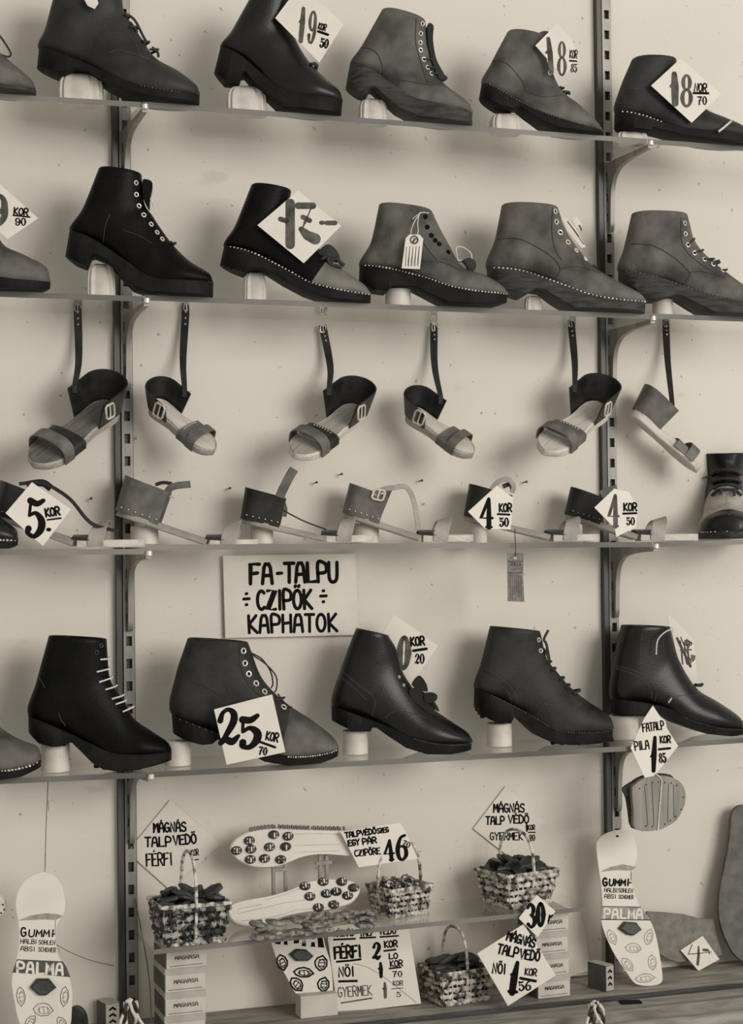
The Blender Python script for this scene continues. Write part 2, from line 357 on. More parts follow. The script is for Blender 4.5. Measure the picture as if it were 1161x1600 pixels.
# ------------------------------------------------------------------ brush lettering
def arc(cx, cy, rx, ry, a0, a1, n=14):
    return [(cx+rx*cos(radians(a0+(a1-a0)*i/n)), cy+ry*sin(radians(a0+(a1-a0)*i/n))) for i in range(n+1)]
GL = {
 'A': [[(0, 0), (.17, .82), (.34, 1), (.66, 1), (.83, .82), (1, 0)], [(.1, .40), (.9, .42)]],
 'B': [[(.05, 0), (.05, 1)], [(.05, 1), (.6, 1), (.85, .85), (.8, .6), (.05, .52)], [(.05, .52), (.75, .48), (1, .3), (.8, .02), (.05, 0)]],
 'C': [arc(.55, .5, .5, .5, 50, 310)], 'D': [[(.05, 0), (.05, 1), (.55, .98), (.95, .7), (.95, .3), (.55, .02), (.05, 0)]],
 'E': [[(.95, 1), (.08, 1), (.05, 0), (1, 0)], [(.05, .52), (.75, .55)]], 'F': [[(1, 1), (.1, 1), (.05, 0)], [(.05, .5), (.8, .55)]],
 'G': [arc(.52, .5, .48, .5, 45, 290)+[(.95, .15), (.95, .45)], [(.55, .45), (1, .45)]],
 'H': [[(.05, 0), (.05, 1)], [(.95, 0), (.95, 1)], [(.05, .5), (.95, .55)]], 'I': [[(.5, 0), (.5, 1)]],
 'K': [[(.1, 0), (.05, 1)], [(.9, 1), (.1, .48), (1, 0)]], 'L': [[(.1, 1), (.1, 0), (1, .02)]],
 'M': [[(0, 0), (.15, 1), (.5, .35), (.85, 1), (1, 0)]], 'N': [[(.05, 0), (.1, 1), (.9, 0), (.95, 1)]],
 'O': [arc(.5, .5, .48, .5, 90, 450, 20)], 'P': [[(.08, 0), (.05, 1), (.7, 1), (.98, .8), (.85, .5), (.07, .45)]],
 'R': [[(.05, 0), (.05, 1), (.75, 1), (.95, .78), (.8, .55), (.05, .5)], [(.4, .5), (1, 0)]],
 'S': [[(.95, .85), (.6, 1), (.15, .88), (.1, .65), (.5, .52), (.9, .38), (.9, .12), (.45, 0), (.03, .15)]],
 'T': [[(0, 1), (1, 1)], [(.5, 1), (.48, 0)]], 'U': [[(.05, 1), (.08, .25), (.3, 0), (.7, 0), (.92, .25), (.95, 1)]],
 'V': [[(0, 1), (.45, 0), (1, 1)]], 'Y': [[(0, 1), (.5, .5), (1, 1)], [(.5, .5), (.45, 0)]], 'Z': [[(.05, 1), (.95, 1), (.05, 0), (1, 0)]], 'X': [[(0, 0), (1, 1)], [(0, 1), (1, 0)]],
 '-': [[(.15, .48), (.85, .5)]], '.': [[(.4, .04), (.5, .06)]], ':': [[(.3, .5, 2), (.45, .52, 2)]],
 '÷': [[(.1, .5), (.9, .52)], [(.45, .85), (.55, .86)], [(.45, .12), (.55, .13)]],
 '0': [[(q[0], q[1], 1.25-.55*abs(sin(radians(90+360*i/20)))) for i, q in enumerate(arc(.5, .5, .42, .5, 90, 450, 20))]],
 '1': [[(.42, 1, .8), (.5, .6, 1.15), (.5, .3, 1.1), (.52, .04, 1)], [(.08, .6, .5), (.42, .66, .8)]],
 '2': [[(.1, .72, 1), (.25, .93, .7), (.55, 1, .7), (.82, .85, 1.1), (.78, .6, 1.2), (.4, .28, .9), (.05, .03, .6)], [(.05, .05, .9), (.3, .13, 1.1), (.65, .02, 1.2), (1, .15, .6)]],
 '3': [[(.08, .85, .8), (.45, 1, .7), (.85, .82, 1.1), (.7, .58, .9), (.4, .53, .5)], [(.4, .53, .5), (.85, .42, 1), (.95, .2, 1.2), (.5, 0, .7), (.05, .14, .9)]],
 '4': [[(.66, 1, .8), (.02, .34, .5), (.98, .34, .6)], [(.68, .98, .8), (.68, .4, 1.2), (.68, .02, 1.2)], [(.45, .02, .5), (.92, .02, .5)]],
 '5': [[(.12, .97, 1.1), (.55, .9, 1), (.92, 1, .7)], [(.15, .95, .5), (.12, .58, .5)], [(.12, .56, .5), (.5, .64, .7), (.88, .45, 1.2), (.88, .2, 1.2), (.5, 0, .8), (.1, .08, .8), (.12, .2, 1.1)]],
 '6': [[(.88, .95, .7), (.45, .85, .8), (.12, .45, 1.2), (.2, .1, 1), (.55, 0, .7), (.9, .2, 1.1), (.8, .48, .9), (.4, .52, .5), (.14, .35, .5)]],
 '7': [[(0, .97, 1), (.95, .97, 1)], [(.92, .97, .8), (.45, .5, .9), (.35, 0, 1.1)], [(.25, .5, .6), (.8, .52, .6)]],
 '8': [[(q[0], q[1], 1.1-.5*abs(sin(radians(90+360*i/18)))) for i, q in enumerate(arc(.5, .76, .33, .24, 270, 630, 18))], [(q[0], q[1], 1.2-.55*abs(sin(radians(90+360*i/18)))) for i, q in enumerate(arc(.5, .26, .42, .27, 90, 450, 18))]],
 '9': [[(q[0], q[1], 1.1-.4*abs(sin(radians(360*i/18)))) for i, q in enumerate(arc(.5, .7, .4, .3, 0, 360, 18))], [(.9, .7, 1.1), (.9, .3, 1.1), (.6, .02, .8), (.2, .05, .7), (.12, .25, 1.1)]],
}
ACC = {'Á': 'A', 'É': 'E', 'Í': 'I', 'Ö': 'O', 'Ő': 'O', 'Ó': 'O', 'Ė': 'E'}
ROUND = set('CDGOPRSUB0235689')
def strokes(text, x, y, h, adv, ang=0, slant=0, cw=None):
    """strokes in pixel space of the sheet: (points, width multipliers)"""
    out = []; a = radians(ang); cw = cw or adv*.8
    adv_ = [adv*(.55 if c in 'IÍ' and len(text) > 2 else 1) for c in text]; kk = len(text)*adv/sum(adv_); cw *= kk; x_ = 0
    for i, ch in enumerate(text):
        x0_ = x_; x_ += adv_[i]*kk; cwi = cw*(.55 if adv_[i] < adv else 1)
        if ch == ' ': continue
        base = ACC.get(ch, ch); gl = [list(s) for s in GL[base]]
        if ch in 'ÁÉÍÓ': gl.append([(.45, 1.2), (.55, 1.26)])
        if ch in 'ÖŐ': gl += [[(.25, 1.2), (.3, 1.25)], [(.68, 1.2), (.73, 1.25)]]
        for s in gl:
            pts = []; ws = []
            for q in s:
                lx = x0_+q[0]*cwi+slant*q[1]*h; ly = -q[1]*h
                pts.append((x+lx*cos(a)-ly*sin(a), y+lx*sin(a)+ly*cos(a))); ws.append(q[2] if len(q) > 2 else 1)
            if base in ROUND and len(pts) < 12 and len(pts) > 2:
                c3 = catmull([(p[0], p[1], w) for p, w in zip(pts, ws)], 4)
                pts = [(c[0], c[1]) for c in c3]; ws = [max(.3, c[2]) for c in c3]
            out.append((pts, ws))
    return out
def ribbon(mb, pts, ws, w, y):
    """flat brush stroke in local x,z at height y (towards the viewer is -y)"""
    P = [Vector(p) for p in pts]; ws = list(ws)
    if len(P) > 1:
        a_ = (P[0]-P[1]); b_ = (P[-1]-P[-2]); a_ = a_.normalized() if a_.length > 1e-9 else Vector((-1, 0)); b_ = b_.normalized() if b_.length > 1e-9 else Vector((1, 0))
        h0, h1 = w*ws[0]/2, w*ws[-1]/2
        P = [P[0]+a_*h0*.97, P[0]+a_*h0*.8, P[0]+a_*h0*.45]+P+[P[-1]+b_*h1*.45, P[-1]+b_*h1*.8, P[-1]+b_*h1*.97]
        ws = [ws[0]*.25, ws[0]*.6, ws[0]*.89]+ws+[ws[-1]*.89, ws[-1]*.6, ws[-1]*.25]
    n = len(P); L_, R_ = [], []
    for i in range(n):
        t = (P[min(i+1, n-1)]-P[max(i-1, 0)])
        if t.length < 1e-9: t = Vector((1, 0))
        t.normalize(); nn = Vector((-t.y, t.x)); hw = w*ws[i]/2
        if 0 < i < n-1:
            a_, b_ = (P[i]-P[i-1]), (P[i+1]-P[i])
            if a_.length > 1e-9 and b_.length > 1e-9:
                cs = max(.55, sqrt(max(0, (1+a_.normalized() @ b_.normalized())/2))); hw /= cs
        L_.append(P[i]+nn*hw); R_.append(P[i]-nn*hw)
    th = .0003
    rr = [[(l.x, y, l.y), (r_.x, y, r_.y), (r_.x, y+th, r_.y), (l.x, y+th, l.y)] for l, r_ in zip(L_, R_)]
    mb.rings(rr)
class Sheet:
    """a flat card standing on a Frame; text is laid out on it"""
    def __init__(s, name, label, cat, fr, outline_px, mat, th=.0012, group=None, smooth_outline=False):
        s.fr = fr; s.root = thing(name, label, cat, fr.mat(), group); s.th = th
        o = [fr.uv(*q) for q in outline_px]
        s.body = MB().prism(o, 0, th).build('card_body' if 'card' in name or 'sign' in name else 'board', mat, s.root, smooth=0)
        s.px = (fr.pt(580, 800)-fr.pt(581, 800)).length
        s.px = (fr.pt(outline_px[0][0]+1, outline_px[0][1])-fr.pt(*outline_px[0])).length
    def write(s, items, mat, name='lettering', lift=.0003):
        """items: (strokes list, weight px)"""
        mb = MB()
        for st, w in items:
            for k_, (pts, ws) in enumerate(st): ribbon(mb, [s.fr.uv(*p) for p in pts], ws, w*1.15*s.px, -lift-.00004*(k_ % 5))
        return mb.build(name, mat, s.root, smooth=0)
    def patch(s, outline_px, mat, name, lift=.0002):
        return MB().prism([s.fr.uv(*q) for q in outline_px], -lift, -lift+.0002).build(name, mat, s.root, smooth=0)
def line(*pts): return [(list(pts), [1]*len(pts))]
def cropped(cr, items):
    k = abs(cr((1, 0))[0]-cr((0, 0))[0])
    return [([([cr(p) for p in pts], ws) for pts, ws in st], w*k) for st, w in items]
# ------------------------------------------------------------------ boots
WR = [.055, .118, .165, .155, .138, .126, .122, .122, .130]
KSH = [0, 0, 0, 0, .15, .6, .85, 1, 1]                                # 0 foot section, 1 shaft section
def interp(tab, q):
    for (a, va), (b, vb) in zip(tab, tab[1:]):
        if q <= b: return va+(vb-va)*(q-a)/(b-a)
    return tab[-1][1]
SOLEW = [(0, .012), (.008, .055), (.02, .083), (.05, .118), (.1, .148), (.18, .172), (.27, .176), (.4, .158), (.55, .133), (.7, .122), (.82, .126), (.9, .118), (.95, .098), (.98, .068), (.993, .04), (1, .012)]
class Boot:
    def __init__(s, name, label, cr, rings, sole, row, yaw, upper='char', solem='solew', d_toe=None, wide=1.0, toe_mat=None, group=None, rest=True, frame=None, zones=None):
        R_ = [(cr(r[:2]), cr(r[2:])) for r in rings]; S_ = [cr(q) for q in sole]
        yw = radians(yaw)
        low = max(S_, key=lambda q: q[1]-.0*q[0])
        if frame is None:
            if d_toe is None: d_toe = D-.006
            P0 = on_wall(*low, d_toe)
            z = zshelf(row, P0.x)
            fr = Frame(P0, yw)
            s.dz = z+.0005-P0.z
            # origin: under the middle of the sole, on the shelf
            s.fr = fr
        else: s.fr = frame; s.dz = 0
        fr = s.fr
        ruv = [(Vector(fr.uv(*a)), Vector(fr.uv(*b))) for a, b in R_]
        suv = [Vector(fr.uv(*q)) for q in S_]
        zmin = min(q.y for q in suv)
        u0 = sum(q.x for q in suv)/len(suv)
        off = Vector((u0, zmin))
        s.off = off
        ruv = [(a-off, b-off) for a, b in ruv]; suv = [q-off for q in suv]
        Mx = fr.mat() @ Matrix.Translation((u0, 0, zmin))
        if rest and frame is None: Mx.translation.z += s.dz
        s.root = thing(name, label, 'boot' if 'boot' in name else 'shoe', Mx, group)
        s.build(ruv, suv, upper, solem, wide, toe_mat, zones)
    def uv(s, px, py):
        u, v = s.fr.uv(px, py); return Vector((u-s.off.x, v-s.off.y))
    def build(s, ruv, suv, upper, solem, wide, toe_mat, zones):
        L_ = s.L = (suv[0]-suv[-1]).length
        Bc = catmull([(a.x, a.y, w) for (a, b), w in zip(ruv, WR)], 6)
        Fc = catmull([(b.x, b.y, k) for (a, b), k in zip(ruv, KSH)], 6)
        nr = []; NS = 13
        for i, (b3, f3) in enumerate(zip(Bc, Fc)):
            w = b3.z*L_*wide; k = min(1, max(0, f3.z)); B_ = Vector((b3.x, b3.y)); F_ = Vector((f3.x, f3.y)); side = []
            for j in range(NS):
                q = j/(NS-1); q = (.5-.5*cos(pi*q))*k+sin(pi*q/2)*(1-k)
                foot = .92+.08*sin(min(1, q/.25)*pi/2) if q < .25 else (max(0, 1-((q-.25)/.75)**2.0))**.62
                sh = (max(0, 1-abs(2*q-1)**2.5))**(1/2.2)
                side.append((B_.lerp(F_, q), w*(foot*(1-k)+sh*k)))
            ring = [(p.x, -h, p.y) for p, h in side]+[(p.x, h, p.y) for p, h in reversed(side)]
            nr.append(ring)
        # top opening: fold over and go down inside
        def ctr(r): 
            v = [Vector(p) for p in r]; return sum(v, Vector())/len(v)
        c = ctr(nr[-1]); last = [Vector(p) for p in nr[-1]]
        ax = (c-ctr(nr[-4])).normalized()
        nr.append([tuple(c+(p-c)*.965+ax*.0012) for p in last])
        nr.append([tuple(c+(p-c)*.90) for p in last])
        nr.append([tuple(c+(p-c)*.84-ax*.05) for p in last])
        up = MB().rings(nr, True, True)
        mats = [M[upper]]
        if toe_mat: mats.append(M[toe_mat])
        s.upper = up.build('upper', mats, s.root, smooth=50)
        if toe_mat:
            me = s.upper.data
            lim = ruv[3][0].lerp(ruv[3][1], .5)
            for p in me.polygons:
                a_, b_ = ruv[3]; d = (b_-a_); c_ = Vector((p.center.x, p.center.z))-a_
                if d.x*c_.y-d.y*c_.x < 0: p.material_index = 1
        if zones:
            me = s.upper.data
            for mname, lo, hi in zones:
                me.materials.append(M[mname]); ix = len(me.materials)-1
                for p in me.polygons:
                    ok = True
                    for lim, sg in ((lo, 1), (hi, -1)):
                        if lim is None: continue
                        i_, f_ = int(lim), lim-int(lim)
                        a_ = ruv[i_][0].lerp(ruv[i_+1][0], f_); d = ruv[i_][1].lerp(ruv[i_+1][1], f_)-a_; c_ = Vector((p.center.x, p.center.z))-a_
                        if sg*(d.x*c_.y-d.y*c_.x) < 0: ok = False
                    if ok: p.material_index = ix
        s.bvh = BVHTree.FromPolygons([Vector(v) for v in up.v], up.f)
        # sole
        ax = (suv[-1]-suv[0]).normalized(); ay = Vector((ax.y, -ax.x))
        if ay.y < 0: ay = -ay
        fea = [a for a, b in ruv[:7]]; ft = catmull([(a.x, a.y, 0) for a in fea], 6); ft = [Vector((p.x, p.y)) for p in ft]
        tp = [((p-suv[0]) @ ax, (p-suv[0]) @ ay) for p in ft]; bp_ = [((p-suv[0]) @ ax, (p-suv[0]) @ ay) for p in suv]
        def mono(l):
            o = [l[0]]
            for q in l[1:]: o.append((max(q[0], o[-1][0]+1e-5), q[1]))
            return o
        tp, bp_ = mono(tp), mono(bp_)
        qs = sorted(set([0, .004, .012, .025, .045, .07, .1, .955, .975, .988, .996, 1]+[i/46 for i in range(5, 44)]+[min(1, max(0, (x-bp_[0][0])/(bp_[-1][0]-bp_[0][0]))) for x, _ in bp_]))
        rr = []
        for q in qs:
            xt = tp[0][0]+(tp[-1][0]-tp[0][0])*q; xb = bp_[0][0]+(bp_[-1][0]-bp_[0][0])*q
            a = suv[0]+ax*xt+ay*interp(tp, xt); b = suv[0]+ax*xb+ay*interp(bp_, xb)
            hw = interp(SOLEW, q)*L_*wide+.001; e = min(.0018, hw*.3)
            up_ = Vector((0, .0012))
            a = a+up_
            a1, b1 = a.lerp(b, .08), a.lerp(b, .93)
            rr.append([(a.x, -hw+e, a.y), (a1.x, -hw, a1.y), (b1.x, -hw+e*.6, b1.y), (b.x, -hw+2*e, b.y), (b.x, hw-2*e, b.y), (b1.x, hw-e*.6, b1.y), (a1.x, hw, a1.y), (a.x, hw-e, a.y)])
        s.sole = MB().rings(rr).build('sole', M[solem], s.root, smooth=45)
        s.tp, s.ax, s.ay, s.s0, s.wide = tp, ax, ay, suv[0], wide
    def hit(s, uvp, lift=.0):
        h = s.bvh.ray_cast(Vector((uvp[0], -1, uvp[1])), Vector((0, 1, 0)))
        if h[0] is None: return None
        return h[0]+h[1]*(lift if h[1].y < 0 else -lift)
    def path(s, cr, pts, lift=.0004, k=6):
        q = [s.uv(*cr(p)) for p in pts]
        q = catmull([(p.x, p.y, 0) for p in q], k)
        out = [s.hit(p, lift) for p in q]
        return [p for p in out if p is not None]
    def seam(s, cr, lines, mat='seam', r=.0007, name='seam'):
        mb = MB(); ok = False
        for l in lines:
            p = s.path(cr, l)
            if len(p) > 1: mb.tube(p, r, 5); ok = True
        if ok: mb.build(name, M[mat], s.root)
    def stitches(s, q0=.02, q1=.9, n=46, mat='stitch', size=.0011):
        mb = MB()
        n = int(n*.72)
        for i in range(n):
            q = q0+(q1-q0)*i/(n-1)
            xt = s.tp[0][0]+(s.tp[-1][0]-s.tp[0][0])*q
            a = s.s0+s.ax*xt+s.ay*(interp(s.tp, xt)); hw = interp(SOLEW, q)*s.L*s.wide
            f = random.uniform(.7, 1.2)
            mb.box((a.x, -hw-.0006, a.y-.0002), (size*1.15*f, .0009, size*.85*f))
        mb.build('welt_stitching', M[mat], s.root, smooth=0)
    def eyelets(s, cr, pts, r=.0042, mat='metal'):
        for p in pts:
            h = s.hit(s.uv(*cr(p)), .0006)
            if h is None: continue
            n = 14; nrm = s.bvh.ray_cast(Vector((h.x, -1, h.z)), Vector((0, 1, 0)))[1]
            if nrm.y > 0: nrm = -nrm
            x = nrm.orthogonal().normalized(); y = nrm.cross(x)
            ci = [h+(x*cos(k*2*pi/n)+y*sin(k*2*pi/n))*r for k in range(n)]
            e = MB().tube(ci, r*.34, 6, closed=True).build('eyelet', M[mat], s.root)
            MB().add([h+(x*cos(k*2*pi/n)+y*sin(k*2*pi/n))*r*.75 for k in range(n)], [tuple(range(n))]).build('eyelet_hole', M['ink'], e)
    def laces(s, cr, pairs, mat='lace_d', r=.0016, ends=(), over=.004):
        """pairs: (near point, front edge point) in crop px: a lace over the front edge to the far side; ends: free polylines with side offsets"""
        mb = MB()
        for a, b in pairs:
            h = s.hit(s.uv(*cr(a)), r)
            f = s.uv(*cr(b))
            if h is None: h = Vector((s.uv(*cr(a)).x, -.012, s.uv(*cr(a)).y))
            far = Vector((h.x, -h.y, h.z)); tip = Vector((f.x+over, 0, f.y+over*.4)); m1 = Vector((f.x, -abs(h.y)*.55, f.y)); m2 = Vector((f.x, abs(h.y)*.55, f.y))
            mb.tube(catmull([h, m1, tip, m2, far], 5), r, 6)
        for pts, y in ends:
            q = [s.uv(*cr(p)) for p in pts]
            mb.tube(catmull([(p.x, y if not isinstance(y, list) else y[i], p.y) for i, p in enumerate(q)], 5), r, 6)
        mb.build('lace', M[mat], s.root)
    def flap(s, cr, outline, y, th=.003, mat='black', name='tongue'):
        """a curled leather piece in the side plane, spanning sideways"""
        o = [s.uv(*cr(p)) for p in outline]
        MB().prism([(p.x, p.y) for p in catmull([(p.x, p.y, 0) for p in o], 4, True)], y-th, y+th).build(name, M[mat], s.root)
BO = {}
def block(name, label, cr_pts, boot, row, kind='fluted', group=None, dy=0.0):
    """support standing on the shelf under the arch: x0, x1, ytop in px"""
    x0, x1, yt = cr_pts
    fr = Frame(boot.fr.p, boot.fr.yaw)
    a, b = fr.pt(x0, yt), fr.pt(x1, yt)
    c = (a+b)/2; z = zshelf(row, c.x)+.0005; h = c.z+boot.dz-z; w = (b-a).length/2
    if h < .004: h = .004
    root = MB()
    dpt = min(w*.8, .022)
    if kind == 'fluted':
        n = 48; rr = []
        def rad(k):
            th = k*2*pi/n; f = 1-.13*(1 if (k//2) % 2 else 0)
            return cos(th), sin(th), f
        def sup(k): 
            cx, sy, f = rad(k); e = .45
            return (math.copysign(abs(cx)**e, cx)*w*f, math.copysign(abs(sy)**e, sy)*dpt*f)
        for zz, sc in ((0, 1), (h*.5, 1), (h*.7, .97), (h*.84, .88), (h*.94, .72), (h, .42)):
            rr.append([(sup(k)[0]*sc, sup(k)[1]*sc, zz) for k in range(n)])
        root.rings(rr)
    else:
        root.lathe([(w*.96, 0), (w, .001), (w, h-.0015), (w*.95, h), (w*.4, h)], 32, sy=min(1, .024/w))
    Mx = Matrix.Translation((c.x, c.y+dy, z)) @ Matrix.Rotation(-fr.yaw, 4, 'Z')
    o = root.build(name, M['block'], None, Mx, smooth=35)
    return tag(o, label, 'display block', group)
# ---- top shelf
b = BO['A0'] = Boot('ankle_boot', 'dark boot toe cut off by the left edge on the top shelf', C1,
    [(163, 398, 161, 385), (122, 404, 140, 345), (20, 400, 50, 268), (-100, 372, -20, 205), (-240, 310, -90, 120), (-380, 255, -130, 60), (-560, 190, -160, 10), (-540, 80, -180, -60), (-490, -120, -190, -120)],
    [(164, 416), (60, 417), (-60, 405), (-150, 375), (-250, 330), (-330, 300), (-350, 330), (-440, 320), (-570, 270)], 1, 12, 'grey', 'solew')
b.laces(C1, [], 'lace_d', .0016, [([(-10, 140), (20, 180), (50, 232), (40, 248), (10, 240), (-15, 225)], -.006)])
b = BO['A1'] = Boot('ankle_boot', 'large plain black boot on the top shelf over the left rail, its top cut off', C1,
    [(905, 424, 904, 408), (862, 428, 888, 368), (760, 424, 805, 303), (620, 395, 705, 245), (480, 335, 645, 160), (330, 268, 600, 95), (177, 208, 568, 45), (206, 105, 556, 0), (258, -90, 556, -80)],
    [(904, 464), (800, 460), (690, 450), (580, 420), (500, 382), (450, 352), (400, 322), (345, 312), (300, 335), (276, 334), (168, 293)], 1, 12, 'worn', 'soleb')
b.seam(C1, [[(832, 398), (870, 402), (903, 408)], [(497, 248), (540, 235), (620, 255), (685, 270)], [(560, 130), (610, 190), (640, 260), (680, 272)]], 'seaml', .0005)
b.laces(C1, [((560, 60), (575, 60)), ((585, 120), (610, 112)), ((640, 180), (660, 178)), ((680, 215), (700, 212))], 'lace_d', .0022,
        [([(566, 45), (610, 75), (650, 150), (665, 175)], -.004), ([(590, 90), (620, 130), (610, 150)], -.010), ([(690, 200), (715, 225), (718, 245)], -.006)], over=.006)
b.stitches(.12, .35, 16, 'seaml')
b = BO['A2'] = Boot('ankle_boot', 'polished black thick-soled boot under the 19 price card on the top shelf', C2,
    [(566, 414, 564, 396), (530, 412, 552, 362), (440, 404, 492, 308), (340, 384, 432, 245), (255, 330, 395, 190), (160, 248, 370, 140), (64, 188, 352, 100), (110, 115, 350, 50), (200, -45, 356, -45)],
    [(562, 470), (460, 466), (380, 458), (322, 452), (262, 398), (200, 345), (165, 303), (152, 305), (144, 338), (85, 335), (38, 290)], 1, 12, 'gloss', 'soleb')
b.seam(C2, [[(410, 400), (470, 408), (540, 410)], [(70, 190), (130, 225), (190, 270)]], 'seaml', .0006)
b.laces(C2, [((430, 262), (455, 262))], 'lace_d', .002, [([(432, 262), (450, 252), (462, 265), (455, 285), (440, 275)], -.006)])
b = BO['A3'] = Boot('ankle_boot', 'scuffed grey boot with thick wooden sole and no price card on the top shelf', C2,
    [(1100, 462, 1098, 442), (1062, 456, 1078, 405), (962, 438, 1005, 350), (850, 408, 965, 308), (765, 350, 940, 245), (680, 290, 926, 190), (598, 257, 919, 160), (650, 170, 914, 110), (730, 28, 908, 80)],
    [(1102, 508), (990, 503), (875, 490), (790, 448), (735, 402), (690, 360), (674, 362), (665, 395), (625, 378), (580, 352)], 1, 12, 'grey', 'solew')
b.seam(C2, [[(640, 190), (690, 212), (720, 260), (730, 322)], [(762, 328), (820, 340), (900, 354), (985, 345)], [(862, 80), (862, 180), (885, 270), (905, 345)]], 'seam', .0007)
b.seam(C2, [[(602, 262), (700, 312), (780, 378), (850, 415)]], 'seaml', .0008, 'welt')
b.flap(C2, [(914, 96), (938, 102), (936, 160), (950, 240), (985, 310), (960, 320), (930, 240), (916, 170)], 0, .014, 'gloss')
b.eyelets(C2, [(890, 97), (883, 138), (881, 175), (882, 207), (895, 245), (910, 278), (926, 303)], .0035)
b.laces(C2, [((895, 245), (935, 240)), ((910, 278), (950, 275)), ((926, 303), (968, 300)), ((950, 318), (985, 315))], 'lace_d', .0018, [([(950, 318), (985, 305), (992, 318), (960, 325)], -.008)])
b = BO['A4'] = Boot('ankle_boot', 'slender dark boot with a pointed toe beside the right rail on the top shelf', C3,
    [(580, 533, 577, 519), (540, 527, 548, 478), (450, 510, 484, 415), (350, 475, 432, 374), (270, 438, 402, 338), (180, 388, 378, 288), (86, 333, 358, 245), (125, 242, 348, 200), (192, 115, 344, 145)],
    [(580, 543), (480, 540), (390, 530), (325, 500), (270, 462), (235, 434), (220, 434), (205, 447), (150, 436), (75, 392)], 1, 11, 'grey', 'soleb')
b.seam(C3, [[(130, 240), (180, 265), (235, 330), (250, 372)], [(250, 375), (330, 400), (440, 380)]], 'seam', .0006)
b.stitches(.03, .95, 60, 'seaml')
b.eyelets(C3, [(355, 295)], .0035)
b.flap(C3, [(318, 125), (340, 118), (360, 126), (352, 150), (320, 145)], 0, .012, 'grey')
b.laces(C3, [((400, 350), (415, 348)), ((415, 368), (436, 366))], 'lace_d', .002, [([(412, 365), (440, 366), (442, 378)], -.008)])
b = BO['A5'] = Boot('ankle_boot', 'dark low boot behind the 18 NOR 70 price card, right end of the top shelf', C3,
    [(1192, 580, 1190, 563), (1145, 574, 1155, 520), (1040, 565, 1085, 487), (920, 548, 1010, 452), (830, 525, 965, 400), (740, 495, 930, 350), (635, 465, 905, 310), (655, 365, 890, 290), (706, 243, 882, 252)],
    [(1194, 606), (1090, 600), (1000, 592), (900, 576), (850, 560), (790, 545), (770, 540), (755, 553), (690, 546), (632, 528)], 1, 10, 'char', 'soleb')
b.seam(C3, [[(660, 375), (720, 385), (790, 410)]], 'seaml', .0006)
b.stitches(.70, .97, 16, 'stitch')
b.laces(C3, [], 'lace_l', .002, [([(1020, 568), (1045, 548), (1072, 525)], -.052)])
# ---- second shelf
b = BO['b0'] = Boot('ankle_boot', 'scuffed boot under the 9 KOR 90 card, cut off by the left edge', C4,
    [(228, 575, 226, 556), (188, 582, 205, 500), (80, 578, 110, 448), (-40, 557, 20, 405), (-170, 500, -30, 320), (-320, 440, -60, 260), (-490, 380, -80, 200), (-460, 270, -95, 130), (-410, 60, -100, 70)],
    [(228, 600), (180, 612), (0, 614), (-120, 592), (-230, 540), (-310, 490), (-325, 492), (-335, 520), (-420, 505), (-500, 480)], 2, 12, 'grey', 'soleb')
b = BO['b1'] = Boot('ankle_boot', 'matt black boot with dangling lace by the left rail on the second shelf', C4,
    [(967, 584, 964, 566), (925, 580, 946, 530), (810, 578, 862, 478), (680, 562, 786, 404), (575, 490, 725, 322), (440, 400, 688, 265), (316, 342, 660, 228), (375, 236, 647, 168), (447, 58, 643, 88)],
    [(966, 642), (800, 640), (680, 630), (605, 605), (540, 540), (490, 482), (432, 458), (416, 462), (395, 508), (345, 490), (296, 455)], 2, 12, 'black', 'soleb')
b.seam(C4, [[(470, 400), (480, 330), (500, 280)], [(690, 412), (640, 380), (560, 350)]], 'seam', .0006)
b.seam(C4, [[(320, 346), (430, 398), (520, 455), (590, 505), (660, 565), (760, 578), (900, 578), (964, 580)]], 'seaml', .0006, 'welt')
b.flap(C4, [(648, 115), (680, 118), (692, 135), (688, 165), (680, 200), (678, 240), (655, 200), (646, 160)], 0, .016, 'black')
b.eyelets(C4, [(617, 133), (618, 185), (630, 235), (652, 277), (685, 318), (712, 355), (735, 385)], .0034)
b.laces(C4, [((770, 398), (785, 398))], 'lace_d', .0022)
for l_ in (([(650, 172), (670, 182), (690, 215), (706, 262)], -.008), ([(652, 178), (668, 195), (678, 222)], -.006)): b.laces(C4, [], 'lace_l', .0009, [l_])
b = BO['b2'] = Boot('ankle_boot', 'black boot with a dusty, painted-lit toe behind the 17 price card on the second shelf', C5,
    [(683, 575, 680, 563), (645, 577, 652, 528), (550, 566, 580, 475), (430, 535, 505, 425), (330, 478, 440, 335), (200, 412, 390, 262), (79, 375, 362, 215), (125, 285, 352, 180), (191, 120, 356, 148)],
    [(682, 608), (600, 607), (505, 600), (410, 568), (330, 528), (260, 485), (232, 474), (178, 476), (162, 491), (110, 472), (62, 450)], 2, 12, 'black', 'soleb', toe_mat='pale')  # paler toe colour paints in dust and the light on it
b.stitches(.02, .96, 58, 'stitch')
b.flap(C5, [(495, 372), (530, 385), (552, 420), (545, 440), (500, 430), (470, 415), (450, 440), (440, 425)], -.012, .007, 'char')
b.laces(C5, [((470, 440), (500, 420))], 'strapl' if False else 'lace_d', .003, [([(440, 430), (480, 460), (500, 470), (530, 430), (570, 458)], -.02), ([(500, 430), (515, 455), (560, 465)], -.024)])
b = BO['b3'] = Boot('ankle_boot', 'low dark boot with a small white string tag on the second shelf', C5,
    [(1245, 582, 1243, 568), (1205, 583, 1216, 536), (1110, 578, 1145, 495), (1000, 557, 1060, 462), (900, 520, 1010, 380), (770, 485, 975, 315), (638, 462, 955, 275), (685, 360, 946, 255), (719, 207, 935, 238)],
    [(1244, 612), (1180, 627), (1060, 630), (985, 622), (920, 590), (860, 560), (840, 556), (760, 556), (745, 573), (690, 566), (636, 530)], 2, 12, 'grey', 'soleb')
